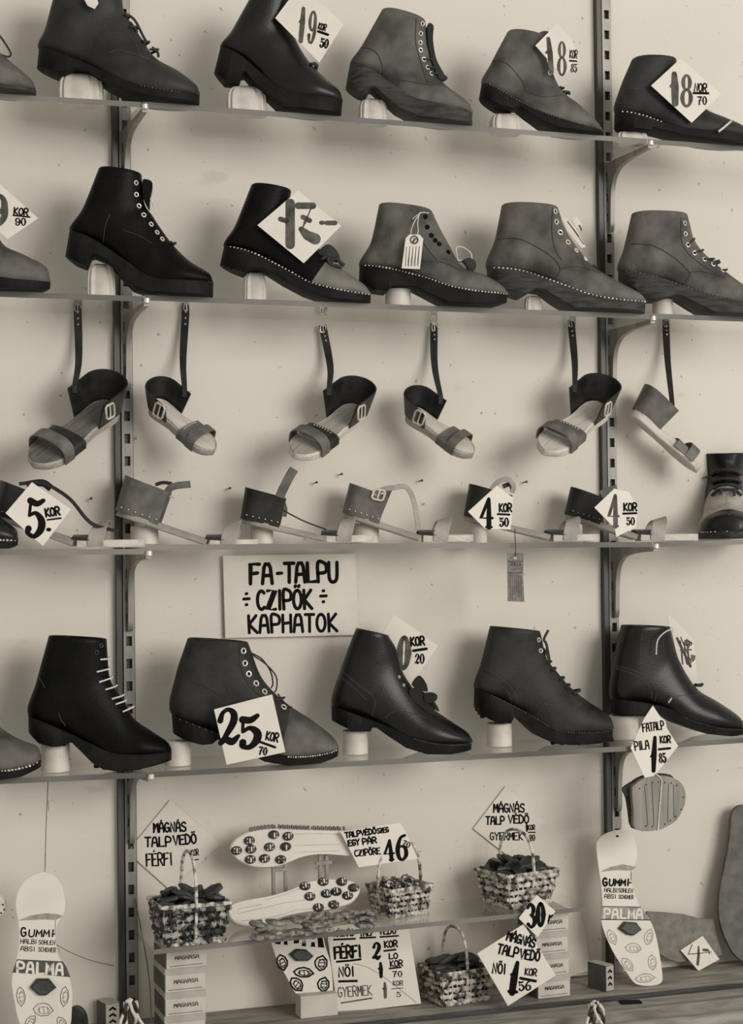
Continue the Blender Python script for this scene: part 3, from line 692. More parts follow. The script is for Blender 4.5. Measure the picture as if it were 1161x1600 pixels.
b.stitches(.02, .97, 62, 'stitch')
b.seam(C5, [[(868, 235), (870, 330), (905, 400), (945, 450)], [(880, 455), (950, 455), (1000, 470), (1050, 492)]], 'seam', .0007)
b.eyelets(C5, [(900, 268), (908, 310), (925, 345), (940, 365), (957, 380), (995, 412)], .0034, 'ink')
b.flap(C5, [(1060, 440), (1090, 432), (1112, 450), (1108, 480), (1085, 482), (1075, 460)], -.006, .008, 'char')
b.laces(C5, [((1035, 440), (1055, 440))], 'lace_l', .0011, [([(1038, 440), (1032, 390), (1060, 388), (1090, 410), (1097, 438)], -.012)])
b = BO['b4'] = Boot('ankle_boot', 'brushed grey thick-heeled boot just left of the right rail on the second shelf', C6,
    [(755, 604, 752, 590), (715, 605, 726, 560), (620, 602, 642, 514), (510, 582, 545, 454), (400, 538, 482, 380), (250, 485, 440, 318), (107, 462, 418, 272), (140, 342, 407, 242), (169, 200, 396, 214)],
    [(754, 648), (600, 643), (450, 637), (385, 600), (330, 560), (292, 553), (265, 570), (243, 581), (190, 565), (130, 545), (110, 480)], 2, 12, 'grey', 'solew')
b.stitches(.02, .97, 56, 'stitch')
b.seam(C6, [[(128, 345), (230, 355), (310, 395), (370, 440), (388, 480), (370, 512)], [(388, 480), (420, 468), (470, 468), (550, 488)], [(362, 225), (360, 330), (372, 400), (395, 440)]], 'seam', .0008)
b.eyelets(C6, [(375, 236), (380, 278), (396, 322), (427, 362), (462, 395), (503, 428)], .0040)
b.laces(C6, [((540, 452), (552, 455))], 'lace_d', .002)
b = BO['b5'] = Boot('ankle_boot', 'grey lace-up boot with seven bright eyelets at the right end of the second shelf', C6,
    [(1246, 628, 1243, 613), (1208, 630, 1215, 578), (1120, 615, 1152, 530), (1010, 590, 1078, 472), (910, 555, 1018, 422), (775, 508, 978, 380), (649, 480, 955, 340), (672, 380, 942, 295), (705, 240, 928, 248)],
    [(1245, 668), (1150, 667), (1020, 662), (950, 625), (890, 590), (865, 585), (812, 600), (780, 601), (720, 580), (665, 530), (650, 490)], 2, 12, 'grey', 'solew')
b.stitches(.02, .97, 50, 'seaml')
b.seam(C6, [[(688, 372), (770, 385), (850, 430), (915, 495), (900, 530)], [(915, 495), (950, 490), (1010, 500), (1060, 520)], [(885, 270), (890, 370), (930, 430), (1010, 490), (1050, 515), (1085, 490)]], 'seam', .0008)
b.eyelets(C6, [(903, 290), (906, 333), (917, 378), (943, 412), (985, 437), (1022, 457), (1060, 482)], .0038)
b.laces(C6, [((917, 378), (950, 350)), ((943, 412), (985, 395)), ((985, 437), (1030, 430)), ((1022, 457), (1055, 445)), ((1060, 482), (1085, 474))], 'lace_d', .0018, [([(985, 425), (1030, 440), (1056, 436), (1050, 446)], -.010)])
# ---- lowest full-width shelf
b = BO['e0'] = Boot('ankle_boot', 'boot toe with bright welt stitches, cut off at left, lowest full-width shelf', B1,
    [(187, 632, 186, 615), (150, 651, 166, 575), (40, 670, 70, 535), (-80, 665, -20, 470), (-200, 620, -80, 380), (-350, 560, -120, 300), (-520, 500, -140, 250), (-490, 380, -150, 180), (-430, 150, -160, 130)],
    [(186, 668), (100, 703), (0, 716), (-130, 713), (-250, 680), (-330, 640), (-345, 642), (-360, 680), (-450, 660), (-540, 620)], 4, 12, 'grey', 'soleb', d_toe=.165)
b.stitches(.02, .5, 34, 'stitch', .0014)
b = BO['e1'] = Boot('ankle_boot', 'all black boot with pale cross lacing and studded sole on the lowest full-width shelf', B1,
    [(778, 602, 776, 586), (736, 603, 753, 555), (630, 608, 682, 507), (520, 603, 606, 452), (430, 570, 562, 372), (280, 500, 515, 308), (129, 440, 496, 260), (165, 286, 489, 180), (221, 80, 484, 95)],
    [(778, 640), (700, 658), (620, 674), (540, 682), (470, 674), (420, 645), (370, 595), (330, 556), (312, 557), (300, 571), (240, 575), (180, 560), (130, 515)], 4, 12, 'black', 'soleb', d_toe=.150)
b.laces(B1, [((455, 183), (492, 181)), ((440, 238), (490, 228)), ((450, 285), (500, 270)), ((478, 320), (520, 308)), ((507, 362), (552, 350)), ((524, 386), (562, 374)), ((556, 420), (596, 404))], 'lace_l', .0013)
b.eyelets(B1, [(460, 120), (440, 150)], .003, 'steeld')
b.seam(B1, [[(178, 264), (192, 282), (208, 310)], [(270, 420), (280, 450), (300, 480)]], 'seaml', .0006)
mb = MB()
for i in range(9):
    q = b.uv(*B1((440+i*38, 680-abs(i-3)*4-(i > 5)*(i-5)*6))); mb.lathe([(.001, -.0035), (.004, -.003), (.005, .001), (.004, .004)], 10, (q.x, -.02-(i % 2)*.01, q.y+.002))
mb.build('sole_studs', M['soleb'], b.root); b.root.location.z += .0032
b = BO['e2'] = Boot('ankle_boot', 'dark grey boot with six bright eyelets and trailing laces behind the 25 price card', B2,
    [(550, 836, 548, 822), (510, 846, 527, 790), (410, 858, 445, 724), (300, 855, 352, 664), (190, 820, 286, 608), (40, 765, 240, 555), (-136, 700, 215, 505), (-122, 545, 196, 450), (-71, 385, 178, 402)],
    [(550, 866), (470, 888), (340, 898), (240, 882), (160, 840), (90, 800), (50, 795), (30, 812), (-10, 816), (-80, 800), (-131, 775)], 4, 12, 'char', 'soleb', d_toe=.158, toe_mat='grey')
b.stitches(.02, .3, 30, 'stitch')
b.stitches(.72, .95, 10, 'seaml')
b.seam(B2, [[(140, 400), (140, 480), (165, 550), (215, 610), (285, 642), (335, 690)], [(-50, 560), (20, 590), (90, 640)], [(-70, 398), (60, 402), (150, 402)]], 'seam', .0007)
b.eyelets(B2, [(156, 433), (162, 484), (178, 528), (208, 567), (243, 601), (322, 665)], .0042)
b.laces(B2, [((290, 640), (320, 632))], 'lace_d', .0013, [([(192, 445), (235, 470), (270, 520), (280, 570), (272, 590)], -.004), ([(195, 452), (250, 490), (292, 540), (294, 590), (285, 606)], -.010), ([(290, 630), (330, 660), (357, 666)], -.012), ([(300, 612), (320, 640), (340, 665)], -.006)])
b = BO['e3'] = Boot('ankle_boot', 'smooth shiny black boot tied with a leather bow, under the printed sign', B2,
    [(1099, 814, 1097, 797), (1060, 818, 1074, 770), (950, 815, 990, 715), (840, 790, 915, 660), (750, 750, 855, 590), (620, 702, 815, 525), (523, 668, 800, 470), (558, 522, 785, 425), (623, 350, 758, 380)],
    [(1098, 845), (1000, 858), (900, 857), (820, 833), (745, 785), (700, 752), (682, 752), (675, 768), (600, 764), (524, 728)], 4, 12, 'gloss', 'soleb', d_toe=.128)
b.seam(B2, [[(565, 525), (620, 572), (690, 632), (682, 702)], [(735, 712), (760, 688), (800, 680), (840, 692), (905, 712)], [(555, 545), (610, 590), (660, 640)]], 'seaml', .0006)
b.stitches(.02, .42, 46, 'seaml', .0008)
b.eyelets(B2, [(795, 546), (814, 580)], .0022)
b.flap(B2, [(835, 600), (870, 590), (900, 610), (935, 650), (940, 690), (915, 712), (880, 690), (850, 640)], -.016, .006, 'gloss')
b.flap(B2, [(848, 578), (877, 540), (905, 570), (912, 605), (885, 600)], -.016, .003, 'gloss', 'bow')
b.flap(B2, [(895, 615), (930, 608), (950, 622), (940, 645), (905, 650)], -.022, .004, 'gloss', 'bow')
b.flap(B2, [(900, 640), (930, 635), (958, 680), (945, 682)], -.02, .002, 'gloss', 'bow')
b = BO['e4'] = Boot('ankle_boot', 'black laced boot with studded sole left of the right rail, lowest full-width shelf', B3,
    [(622, 494, 620, 473), (586, 500, 602, 437), (480, 503, 522, 385), (370, 492, 452, 328), (280, 440, 396, 264), (160, 378, 355, 212), (57, 332, 341, 165), (85, 226, 333, 130), (121, 78, 324, 98)],
    [(622, 538), (540, 550), (440, 555), (370, 552), (310, 525), (260, 480), (218, 442), (205, 444), (192, 467), (130, 465), (85, 440), (55, 405)], 4, 10, 'char', 'soleb', d_toe=.112)
b.stitches(.02, .9, 70, 'seaml', .0009)
b.seam(B3, [[(92, 250), (140, 280), (190, 325), (215, 372), (210, 400)], [(80, 268), (130, 300), (180, 345), (200, 395)], [(320, 388), (400, 406), (450, 402), (482, 385)], [(300, 130), (315, 220), (370, 300), (400, 360)]], 'seaml', .0006)
b.eyelets(B3, [(308, 130), (318, 175)], .0035)
b.laces(B3, [((335, 190), (348, 186)), ((345, 228), (362, 224)), ((360, 258), (380, 252)), ((395, 295), (415, 290)), ((418, 330), (438, 320)), ((450, 352), (480, 342))], 'lace_d', .0024, [([(318, 168), (345, 175), (362, 215), (350, 150), (340, 130), (358, 92)], -.004)])
mb = MB()
for i in range(8):
    q = b.uv(*B3((368+i*34, 556-max(0, i-3)*3))); mb.lathe([(.001, -.0035), (.004, -.003), (.005, .001), (.004, .004)], 10, (q.x, -.03+abs(i-3.5)*.003, q.y+.002))
mb.build('sole_studs', M['soleb'], b.root); mb = MB()
for i in range(3):
    q = b.uv(*B3((62+i*10, 425+i*14))); mb.lathe([(.001, -.0035), (.004, -.003), (.005, .001), (.004, .004)], 10, (q.x, -.015, q.y+.004))
mb.build('sole_studs', M['soleb'], b.root); b.root.location.z += .0032
b = BO['e5'] = Boot('ankle_boot', 'shiny square-heeled black boot right of the right rail, lowest full-width shelf', B3,
    [(1161, 494, 1159, 477), (1122, 496, 1134, 442), (1020, 486, 1055, 388), (910, 455, 978, 342), (830, 412, 930, 280), (720, 388, 896, 218), (617, 378, 881, 172), (631, 218, 868, 120), (663, 76, 857, 82)],
    [(1162, 518), (1080, 523), (980, 513), (880, 477), (820, 438), (792, 425), (784, 428), (770, 447), (690, 442), (615, 437)], 4, 8, 'gloss', 'soleb', d_toe=.112)
b.seam(B3, [[(725, 82), (716, 170), (715, 260)], [(808, 85), (812, 200)], [(632, 240), (700, 262), (762, 312), (780, 342), (776, 382)], [(630, 250), (695, 275), (750, 322), (765, 375)], [(822, 382), (850, 362), (950, 358), (992, 365)]], 'seaml', .0006)
b.stitches(.02, .5, 40, 'seaml', .0008)
b.laces(B3, [((960, 325), (985, 322))], 'lace_d', .003)
for l_ in (([(845, 85), (810, 95), (775, 130), (768, 190)], -.046), ([(815, 385), (822, 375), (828, 365)], -.05), ([(838, 80), (843, 105)], -.04)): b.laces(B3, [], 'lace_l', .0012, [l_])

# ---- blocks under the arches
bl = [('A1', (92, 163, 108), 1, 'fluted'), ('A2', (355, 418, 130), 1, 'fluted'), ('A3', (562, 606, 149), 1, 'fluted'), ('A4', (768, 815, 171), 1, 'fluted'), ('A5', (963, 1012, 205), 1, 'fluted'),
      ('b1', (137, 182, 408), 2, 'fluted'), ('b2', (382, 418, 421), 2, 'fluted'), ('b3', (604, 644, 448), 2, 'round'), ('b4', (822, 848, 457), 2, 'fluted'), ('b5', (1023, 1054, 465), 2, 'round'),
      ('e1', (65, 110, 1162), 4, 'round'), ('e2', (258, 300, 1156), 4, 'round'), ('e3', (537, 577, 1142), 4, 'round'), ('e4', (763, 802, 1128), 4, 'round'), ('e5', (955, 1000, 1119), 4, 'round')]
bn = {'A1': 'big plain black boot over the left rail', 'A2': 'polished boot with the 19 card', 'A3': 'scuffed grey boot on the top shelf', 'A4': 'slender pointed boot', 'A5': 'boot with the 18 NOR 70 card',
      'b1': 'matt black boot with the dangling lace', 'b2': 'pale-toed boot with the 17 card', 'b3': 'boot with the small string tag', 'b4': 'grey boot with the dark eyelet facing', 'b5': 'grey boot with seven bright eyelets',
      'e1': 'all black pale-laced boot', 'e2': 'boot with the 25 card', 'e3': 'bow-tied shiny boot', 'e4': 'black boot with laced hooks', 'e5': 'square-heeled shiny boot'}
for k, q, r, kind in bl:
    block('display_block', 'white %s block propping up the %s' % ('fluted' if kind == 'fluted' else 'smooth round', bn[k]), q, BO[k], r, kind, 'white blocks under the boots', dy=.008)
# ------------------------------------------------------------------ price cards on the boots
def bframe(k, off):
    b = BO[k]; f = Frame(b.fr.p+b.fr.n*off+Vector((0, 0, b.dz*0)), b.fr.yaw); return f
PC = 'price cards'
def pc(label, fr, outline, mat='card', group=PC, name='price_card'): return Sheet(name, label, 'price card', fr, outline, M[mat], group=group)
s = pc('white diamond price card 19 KOR 50 on the polished boot of the top shelf', bframe('A2', .038), [(430, 28), (470, -25), (537, 38), (499, 98)])
s.write(cropped(Z1, [(strokes('1', 282, 765, 620, 150, 6), 72), (strokes('9', 470, 775, 570, 150, 5), 48)]), M['inkg'], 'numerals')
s.write(cropped(Z1, [(strokes('KOR', 655, 520, 110, 50, 18), 20), (line((665, 570), (840, 630)), 42), (strokes('50', 690, 850, 160, 78, 12), 28)]), M['ink'])
s = pc('small white card corner at the top of the big plain black boot', bframe('A1', .046), [(131, -2), (137, 9), (148, 14), (154, 5), (148, -14), (140, -16)])
s = pc('white diamond price card 18 KOR on the slender pointed boot by the right rail', bframe('A4', .036), [(836.5, 71), (871, 36.5), (893, 60), (905, 92), (880, 120)])
s.write(cropped(C3, [(strokes('1', 355, 302, 142, 45, -4), 17), (strokes('8', 400, 308, 135, 40, 0), 11)]), M['inkg'], 'numerals')
s.write(cropped(C3, [(strokes('KOR', 447, 238, 32, 11, 5), 3.4), (line((448, 250), (476, 252)), 6), (strokes('85', 452, 296, 34, 13, 5), 4)]), M['ink'])
s = pc('white diamond price card 18 NOR 70 at the right end of the top shelf', bframe('A5', .048), [C3(q) for q in ((783, 352), (905, 240), (1072, 388), (950, 505))])
s.write(cropped(C3, [(strokes('1', 862, 430, 125, 48), 24), (strokes('8', 908, 436, 126, 52), 14)]), M['inkg'], 'numerals')
s.write(cropped(C3, [(strokes('NOR', 960, 375, 32, 18, 4), 5), (line((958, 383), (1018, 384)), 8), (strokes('70', 975, 430, 32, 20), 5)]), M['ink'])
s = pc('white price card 9 KOR 90 cut off by the left edge above the scuffed boot', bframe('b0', .05), [(60, 341), (12, 373.5), (-62, 312), (-12, 277)])
s.write(cropped(C4, [(strokes('9', -48, 320, 130, 95), 24)]), M['inkg'], 'numerals')
s.write(cropped(C4, [(strokes('KOR', 62, 275, 30, 23, 6), 6), (line((60, 280), (135, 288)), 6), (strokes('90', 70, 325, 32, 26, 0), 6)]), M['ink'])
s = pc('white diamond price card 17 on the pale-toed black boot', bframe('b2', .046), [C5(q) for q in ((217, 295), (385, 152), (562, 298), (408, 452))])
s.write(cropped(C5, [([([(352, 205), (352, 375)], [1, 1])], 34), (line((312, 270), (338, 278)), 18), (line((384, 215), (446, 215)), 24), ([([(440, 222), (428, 250), (412, 285)], [.5, .4, 1]), ([(412, 285), (402, 310), (404, 325)], [.6, .5, .5])], 10), (line((405, 262), (432, 276)), 18),
     ([([(398, 312), (420, 335), (455, 352)], [.6, 1, 1.2])], 34), (line((480, 285), (487, 285)), 15), (line((503, 286), (537, 286)), 17)]), M['inkg'], 'numerals')
# string tag on b3
s = Sheet('string_tag', 'small white string tag hanging on the low dark boot of the second shelf', 'tag', bframe('b3', .047), [C5(q) for q in ((828, 350), (843, 334), (886, 334), (901, 352), (887, 476), (812, 473))], M['card'])
s.write(cropped(C5, [([(arc(863, 356, 15, 15, 0, 360, 18), [1]*19)], 6), (line((858, 365), (868, 350)), 8)]+[(line((832+i*13, 385), (827+i*13, 465)), 2.2) for i in range(5)]+[(line((846+i*13, 380), (836+i*13, 462)), 1.4) for i in range(4)]), M['inkg'])
fr = s.fr; mb = MB()
mb.tube(catmull([(*fr.uv(*C5(q)), y) for q, y in (((862, 350), 0), ((850, 325), .002), ((868, 275), .006), ((893, 238), .012), ((860, 265), .012))], 5), .0009, 5)
mb.tube(catmull([(*fr.uv(*C5(q)), y) for q, y in (((866, 350), 0), ((880, 325), .002), ((880, 280), .006), ((893, 240), .012), ((930, 236), .02))], 5), .0009, 5)
mb.v = [(x, z, y) for x, y, z in mb.v]
mb.build('string', M['lace_l'], s.root)
s = pc('white slip seen edge-on behind the eyelets of the brushed grey boot', bframe('b4', -.012), [C6(q) for q in ((410, 255), (432, 262), (470, 300), (515, 385), (496, 388), (440, 320))])
s.write(cropped(C6, [(line((440, 280), (485, 340)), 4), (line((462, 310), (505, 372)), 3), (line((488, 296), (496, 314)), 6)]), M['inkg'])
s = pc('second white slip behind the brushed grey boot, nearer the right rail', bframe('b4', -.03), [C6(q) for q in ((455, 262), (478, 262), (500, 292), (488, 318), (465, 290))])
s = pc('white price card 25 KOR 70 leaning on the dark grey many-eyeleted boot', bframe('e2', .056), [C2_ for C2_ in [B2(q) for q in ((38, 682), (278, 620), (332, 858), (90, 910))]])
s.write(cropped(B2, [(strokes('2', 62, 828, 135, 85, -12, .15, 80), 22), (strokes('5', 148, 845, 120, 80, -12, .2, 78), 24)]), M['ink'], 'numerals')
s.write(cropped(B2, [(strokes('KOR', 250, 806, 34, 18, 12), 6), (line((228, 816), (290, 838)), 9), (strokes('70', 222, 866, 30, 18, 8), 6)]), M['ink'])
s = pc('white diamond price card 10 KOR 20 tucked behind the bow-tied shiny boot', bframe('e3', -.03), [B2(q) for q in ((780, 290), (962, 420), (850, 580), (700, 420))])
s.write(cropped(B2, [(strokes('0', 798, 512, 128, 52, 2), 20)]), M['inkg'], 'numerals')
s.write(cropped(B2, [(strokes('KOR', 850, 420, 34, 20, -4), 7), (line((860, 440), (914, 432)), 10), (strokes('20', 868, 492, 38, 20, 0), 6)]), M['ink'])
s = pc('white price card 10 KOR pinned at the top front of the square-heeled shiny boot', bframe('e5', -.02), [B3(q) for q in ((850, 30), (865, 35), (958, 130), (978, 345), (930, 300), (870, 190))])
s.write(cropped(B3, [(line((890, 125), (945, 240)), 9), (line((905, 120), (948, 225)), 4), (strokes('10', 905, 235, 100, 20, -5), 5), (strokes('KOR', 916, 145, 22, 10, 40), 4), (line((930, 170), (948, 172)), 5), (strokes('20', 940, 215, 26, 10, 20), 4)]), M['inkg'])

# ------------------------------------------------------------------ cards on the wall and at the shelf edges
s = Sheet('wall_sign', 'wide white sign lettered FA-TALPU CZIPÖK KAPHATOK on the wall', 'sign', Frame(on_wall(450, 930, .010)), [B2(q) for q in ((75, 48), (622, 40), (632, 375), (85, 388))], M['cardw'], .004)
s.write(cropped(B2, [(strokes('FA', 186, 164, 80, 52, -1, 0, 40), 13), (strokes('-', 295, 160, 80, 30, 0, 0, 26), 12), (strokes('TALPU', 330, 158, 78, 45, -1, 0, 38), 13),
                     (strokes('÷', 158, 258, 62, 30, 0, 0, 28), 11), (strokes('CZIPÖK', 216, 270, 76, 39, -1, 0, 31), 12), (strokes('÷', 474, 246, 62, 32, 0, 0, 30), 11),
                     (strokes('KAPHATOK', 180, 366, 70, 47, -1.2, 0, 36), 11)]), M['ink'])
def diamond(label, fr, outline, items, mat='card', ink='ink'):
    s = pc(label, fr, outline, mat, group='diamond cards of the lower display'); s.write(items, M[ink]); return s
diamond('white diamond card MÁGNÁS TALPVEDŐ FÉRFI on the wall above the left basket', Frame(on_wall(268, 1320, .004)), [(266, 1250), (345, 1318.5), (265, 1390), (199, 1331)],
    cropped(D4, [(strokes('MÁGNÁS', 775, 292, 46, 28, -2), 8), (strokes('TALP', 732, 364, 46, 34, -1), 8), (strokes('VEDŐ', 876, 356, 46, 30, -5), 8), (strokes('FÉRFI', 738, 462, 60, 27, -3), 7), (strokes('KOR', 965, 410, 30, 13, -5), 4), (line((975, 432), (1000, 428)), 5)]), 'cardw')
diamond('white diamond card MÁGNÁS TALPVÉDŐ GYERMEK on the wall behind the right basket', Frame(on_wall(792, 1300, .004)), [D7(q) for q in ((580, 72), (832, 290), (590, 490), (385, 328))],
    cropped(D7, [(strokes('MÁGNÁS', 508, 228, 50, 32, 0), 8), (strokes('TALP', 462, 302, 46, 29, 0), 8), (strokes('VÉDŐ', 598, 294, 46, 32, 0), 8), (strokes('GYERMEK', 486, 396, 44, 29, 0), 6), (strokes('1', 700, 345, 50, 20), 8), (strokes('KOR', 715, 335, 28, 15), 5), (line((718, 350), (760, 350)), 6), (strokes('20', 722, 400, 36, 20), 5)]), 'cardw')
LF = Frame(on_wall(800, 1500, .172), radians(3), radians(2))
diamond('white diamond card MÁGNÁS TALPVEDŐ NŐI 1 KOR 56 standing on the ledge', LF, [D7(q) for q in ((410, 1082), (690, 905), (885, 1215), (595, 1400))],
    cropped(D7, [(strokes('MÁGNÁS', 585, 1000, 52, 30, 16), 10), (strokes('TALP', 528, 1080, 56, 33, 13), 10), (strokes('VEDŐ', 666, 1112, 56, 31, 8), 10), (strokes('NŐI', 500, 1200, 58, 28, 4), 9), ([([(652, 1140), (632, 1230), (620, 1318)], [.6, 1.1, 1])], 36), (line((600, 1312), (648, 1316)), 16), (line((615, 1210), (640, 1205)), 14),
                 (strokes('KOR', 696, 1212, 40, 25, 6), 7), (line((670, 1232), (762, 1250)), 14), (strokes('56', 662, 1308, 54, 40, -4), 9)]))
diamond('small white diamond card 30 at the right end of the glass display shelf', Frame(on_wall(838, 1425, .175)), [D7(q) for q in ((770, 728), (882, 828), (775, 985), (660, 870))],
    cropped(D7, [(strokes('3', 715, 925, 140, 56, -2), 20), (strokes('0', 772, 915, 135, 50, 0), 22), (line((838, 890), (850, 850), (856, 862), (864, 850)), 8)]))
s = pc('white card FATALP PILA 1 KOR 85 hanging above the ribbed heel piece', Frame(on_wall(1020, 1165, .192), radians(4)), [Z2(q) for q in ((438, 90), (520, 215), (580, 265), (600, 350), (725, 550), (465, 880), (400, 950), (345, 910), (185, 570), (340, 235))], group='diamond cards of the lower display')
s.write(cropped(Z2, [(strokes('FATALP', 325, 390, 90, 42, -8), 13), (strokes('PILA', 235, 600, 95, 43, -7), 13), ([([(460, 455), (450, 640), (445, 830)], [.7, 1.1, .8])], 50), (line((412, 670), (440, 640)), 16), (strokes('KOR', 520, 515, 75, 42, -2), 14), (line((505, 588), (632, 575)), 22), (strokes('85', 512, 740, 105, 42, -4), 15)]), M['ink'])
LF2 = Frame(on_flat(594, 1576, ZL), radians(8), radians(7))
s = pc('white price list FÉRFI NŐI GYERMEK standing on the ledge under the glass shelf', LF2, [(510, 1449), (636, 1433), (658, 1568), (528, 1583)], group=None, name='price_list_card')
s.write(cropped(Z3, [(strokes('MÁGNÁS', 90, 98, 70, 38, -3), 14), (strokes('TALP', 380, 92, 70, 42, -4), 14), (strokes('VEDŐ', 600, 75, 70, 50, -4), 14), (line((85, 132), (325, 122)), 18), (line((385, 112), (555, 105)), 18), (line((610, 102), (815, 88)), 16),
                     (strokes('FÉRFI', 95, 348, 130, 62, -4), 22), (line((118, 382), (250, 372), (388, 355)), 20), (strokes('2', 530, 345, 175, 100), 32), (strokes('KOR', 660, 222, 70, 52, -4), 15), (line((655, 260), (785, 245)), 18), (strokes('LO', 710, 350, 60, 55, -3), 14),
                     (strokes('NŐI', 140, 552, 105, 62, -3), 16), (line((145, 605), (250, 602), (345, 600)), 22), (strokes('1', 585, 555, 155, 85), 34), (strokes('KOR', 725, 440, 66, 50, -4), 13), (line((715, 460), (845, 445)), 16), (strokes('70', 755, 555, 62, 58, -3), 11)]), M['ink'])
s.write(cropped(Z3, [(strokes('GYERMEK', 135, 785, 110, 56, -4), 10), (line((170, 850), (330, 825), (515, 795)), 14), (strokes('1', 635, 790, 165, 80), 30), (strokes('KOR', 755, 650, 50, 40, 0), 9), (line((740, 690), (870, 680)), 8), (strokes('5', 795, 780, 55, 60), 9)]), M['inkg'], 'faded_lettering')
s = pc('white card TALPVÉDŐ SZEG EGY PÁR CZIPŐRE 46 leaning behind the studs basket', Frame(on_wall(600, 1330, .105), radians(4), radians(3)), [D5(q) for q in ((618, 95), (920, 50), (945, 90), (1010, 230), (712, 275))], group='diamond cards of the lower display')
s.write(cropped(D5, [(strokes('TALPVÉDŐ', 645, 126, 26, 20, -8), 7), (strokes('SZEG', 806, 104, 24, 15, -8), 6), (strokes('EGY', 660, 168, 28, 20, -8), 7), (strokes('PÁR', 732, 160, 28, 25, -8), 7), (strokes('CZIPŐRE', 692, 220, 30, 19, -6), 6)]), M['ink'])
s.write(cropped(D5, [(strokes('70', 930, 165, 28, 20, 20), 5), (strokes('4', 845, 242, 100, 60, -6), 15), (strokes('6', 905, 238, 128, 66, -4), 17)]), M['ink'], 'numerals')
# ------------------------------------------------------------------ sandals
def sole_w(x):
    return interp([(0, .012), (.012, .062), (.04, .098), (.09, .125), (.16, .135), (.3, .122), (.42, .118), (.55, .14), (.7, .172), (.8, .17), (.88, .148), (.94, .112), (.975, .07), (.994, .03), (1, .01)], x)
def slab(L_, x0, x1, t0, t1, bow=0.0, inset=0.0, zoff=0.0):
    rr = []; xs = sorted(set([x0, x1]+[x for x in (.004, .012, .025, .04, .065, .09, .12, .2, .3, .4, .5, .6, .66, .72, .78, .83, .87, .9, .925, .95, .97, .985, .994) if x0 < x < x1]))
    for x in xs:
        w = max(.002, sole_w(x)*L_-inset); q = (x-x0)/(x1-x0); t = t0+(t1-t0)*q; z = zoff+bow*sin(pi*min(1, x))*L_; e = min(.002, w*.3)
        X = x*L_
        rr.append([(X, -w, z-t+e), (X, -w, z-e), (X, -w+e, z), (X, w-e, z), (X, w, z-e), (X, w, z-t+e), (X, w-e, z-t), (X, -w+e, z-t)])
    return MB().rings(rr)
def cup(L_, xf=.34, hb=.26, hf=.25, flare=.012, drop=0.0):
    pts = []
    n = 30
    for i in range(n+1):
        t = -1+2*i/n; a = abs(t)
        if a > .5:
            q = (a-.5)/.5; x = .085+(xf-.085)*q; y = .118-.004*q
        else:
            th = t/.5*pi/2; x = .085-.088*cos(th); y = .118*abs(sin(th))
        y *= math.copysign(1, t); h = hb+(hf-hb)*a-drop*max(0, a-.8)*5
        pts.append((x*L_, y*L_, h*L_))
    rr = []
    for i, (x, y, h) in enumerate(pts):
        a, b = pts[max(0, i-1)], pts[min(n, i+1)]; t = Vector((b[0]-a[0], b[1]-a[1])).normalized(); nn = Vector((t.y, -t.x))
        if nn.x*(x-.1*L_)+nn.y*y < 0: nn = -nn
        sec = []
        for q in (0, .25, .5, .75, 1):
            o = .003+flare*q*q*0+flare*q; sec.append((x+nn.x*o, y+nn.y*o, -.004+h*q+.004*q))
        for q in (1, .75, .5, .25, 0):
            o = .0005+flare*q; sec.append((x+nn.x*o, y+nn.y*o, -.004+h*q+.004*q))
        rr.append(sec)
    return MB().rings(rr)
def arch(L_, x, wd, h, thick=.0022, lean=0.0, drop=.010):
    w = (sole_w(x)*L_)+.0025; pts = []
    for i in range(17):
        th = pi*i/16; cy = cos(th); y = math.copysign(abs(cy)**.75, cy)*w; z = (sin(th)**.8)*h*L_
        pts.append((x*L_+lean*z, y, z))
    pts = [(x*L_, w, -drop)]+pts+[(x*L_, -w, -drop)]
    return MB().band(pts, Vector((1, 0, 0)), wd*L_, thick)
def buckle(c, ux, uz, w, h, r):
    c, ux, uz = Vector(c), Vector(ux).normalized(), Vector(uz).normalized()
    cs = [c+ux*(sx*w)+uz*(sz*h) for sx, sz in ((-1, -.7), (-.7, -1), (.7, -1), (1, -.7), (1, .7), (.7, 1), (-.7, 1), (-1, .7))]
    mb = MB().tube(cs, r, 6, closed=True); mb.tube([c-uz*h, c+uz*h], r*.8, 6)
    return mb
